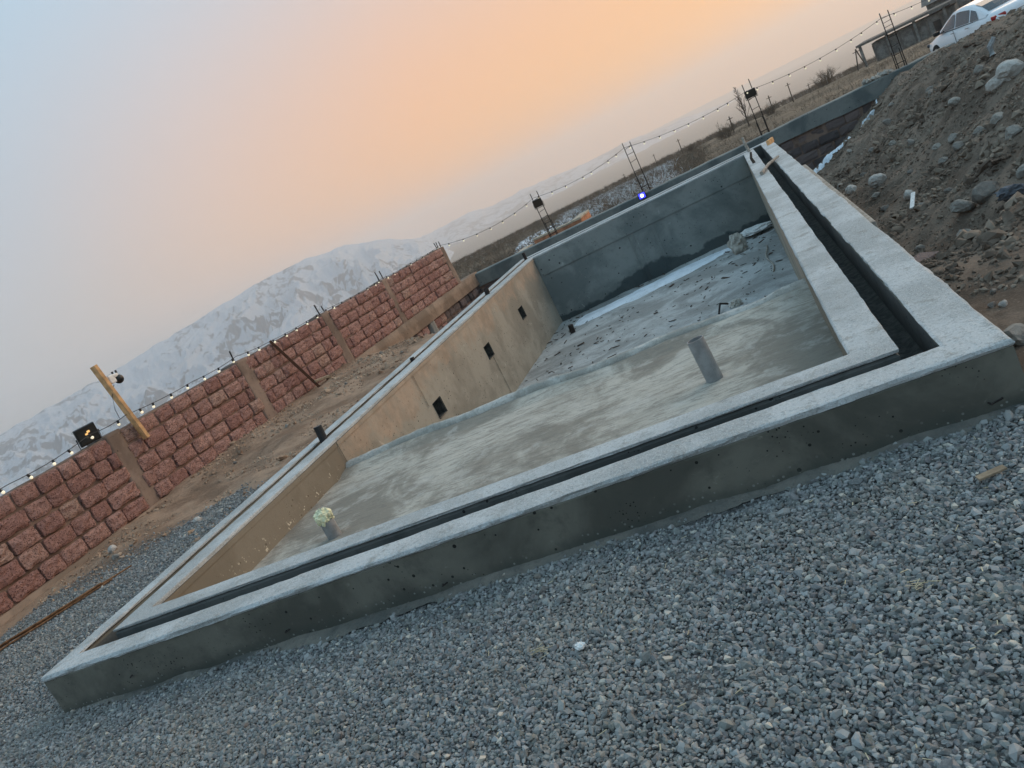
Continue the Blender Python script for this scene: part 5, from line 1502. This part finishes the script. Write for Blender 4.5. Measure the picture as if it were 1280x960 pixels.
def shrub(az, d, R_, label, seed, mat='dry_shrub', name='bare_shrub'):
    x, y = polar(az, d); rnd = random.Random(seed)
    e = empty(name, (x, y, float(height(x, y)) - .1)); tag(e, label, 'shrub')
    bm = bmesh.new()
    for k in range(30):
        a = rnd.uniform(0, 6.28); t = rnd.uniform(.05, .9)
        grow(bm, Vector((rnd.gauss(0, .16), rnd.gauss(0, .16), 0)) * R_, Vector((math.cos(a) * t, math.sin(a) * t, rnd.uniform(.5, 1.1))).normalized(), R_ * rnd.uniform(.22, .5), R_ * .016, 3, rnd, .6)
    bm_obj('branches', bm, mat, e)
shrub(-0.25, 85, 1.9, 'round bare bush on the skyline left of the slender tree', 3)
shrub(2.75, 110, 2.0, 'low dark bush right of the floodlit rebar cage', 6)
shrub(-2.7, 130, 1.8, 'small dark bush under the taller thin pole', 8)
shrub(6.4, 170, 3.6, 'broad bush on the ridge nearest the A-shaped pole', 12)
# the far thicket reads as one mass
bm = bmesh.new(); rnd = random.Random(77)
me_faces = []
def thicket(name, label, az0, az1, d0, d1, m, hh, mat, seed):
    rnd = random.Random(seed); V = []; F = []
    for k in range(m):
        az = rnd.uniform(az0, az1); d = d0 * (d1 / d0) ** rnd.random(); x, y = polar(az, d); z = float(height(x, y))
        for t in range(9):
            L = hh * rnd.uniform(.4, 1.0); a = rnd.uniform(0, 6.28); le = rnd.uniform(.05, .5)
            b0 = Vector((x + rnd.gauss(0, .25), y + rnd.gauss(0, .25), z - .05)); tip = b0 + Vector((math.cos(a) * le * L, math.sin(a) * le * L, L))
            w = Vector((-math.sin(a + 1), math.cos(a + 1), 0)) * L * .035; mid = b0.lerp(tip, .5)
            i = len(V); V += [b0 - w * .5, b0 + w * .5, tip, mid, mid + Vector((rnd.gauss(0, .3), rnd.gauss(0, .3), .35)) * L, mid + w + Vector((0, 0, .06 * L))]
            F += [(i, i + 1, i + 2), (i + 3, i + 5, i + 4)]
    o = ob(name, mesh(name, V, F, mat)); return tag(o, label, 'thicket', kind='stuff')
thicket('dark_thicket', 'dark bare brush mixed into the frosted hillside behind the far beam', -24, -2.0, 28, 220, 2600, 0.6, 'dry_shrub', 15)
thicket('frosted_thicket', 'pale frosted brush filling the hillside behind the far beam', -12.5, -4.0, 30, 110, 420, 0.6, 'frosted_twig', 5)
thicket('dry_brush', 'dark dry brush along the skyline of the hillside', -24, 11, 230, 420, 2600, 2.2, 'dry_shrub', 6)
thicket('field_weeds', 'sparse dry weeds on the brown hillside', -4, 14, 28, 200, 900, 0.45, 'dry_shrub', 7)
# snow on the slope next to the ruin
def hill_snow(u, v):
    az = -16.5 + 5.0 * u; d = 36 + 26 * v + 4 * float(fbm(u * 6, v * 2, 4, 3))
    x, y = polar(az + 1.2 * (v - .5), d)
    e = min(1, 4 * (1 - abs(2 * v - 1)), 5 * u, 5 * (1 - u))
    return x, y, e
sn = patch('snow_field', hill_snow, 60, 30, lambda x, y, e: float(height(x, y)) - 0.06 + 0.14 * e - 0.09 * max(0, float(fbm(x * .5, y * .25, 4, 44))), 'snow')
tag(sn, 'patch of blue-white snow on the hillside behind the brick ruin', 'snow')
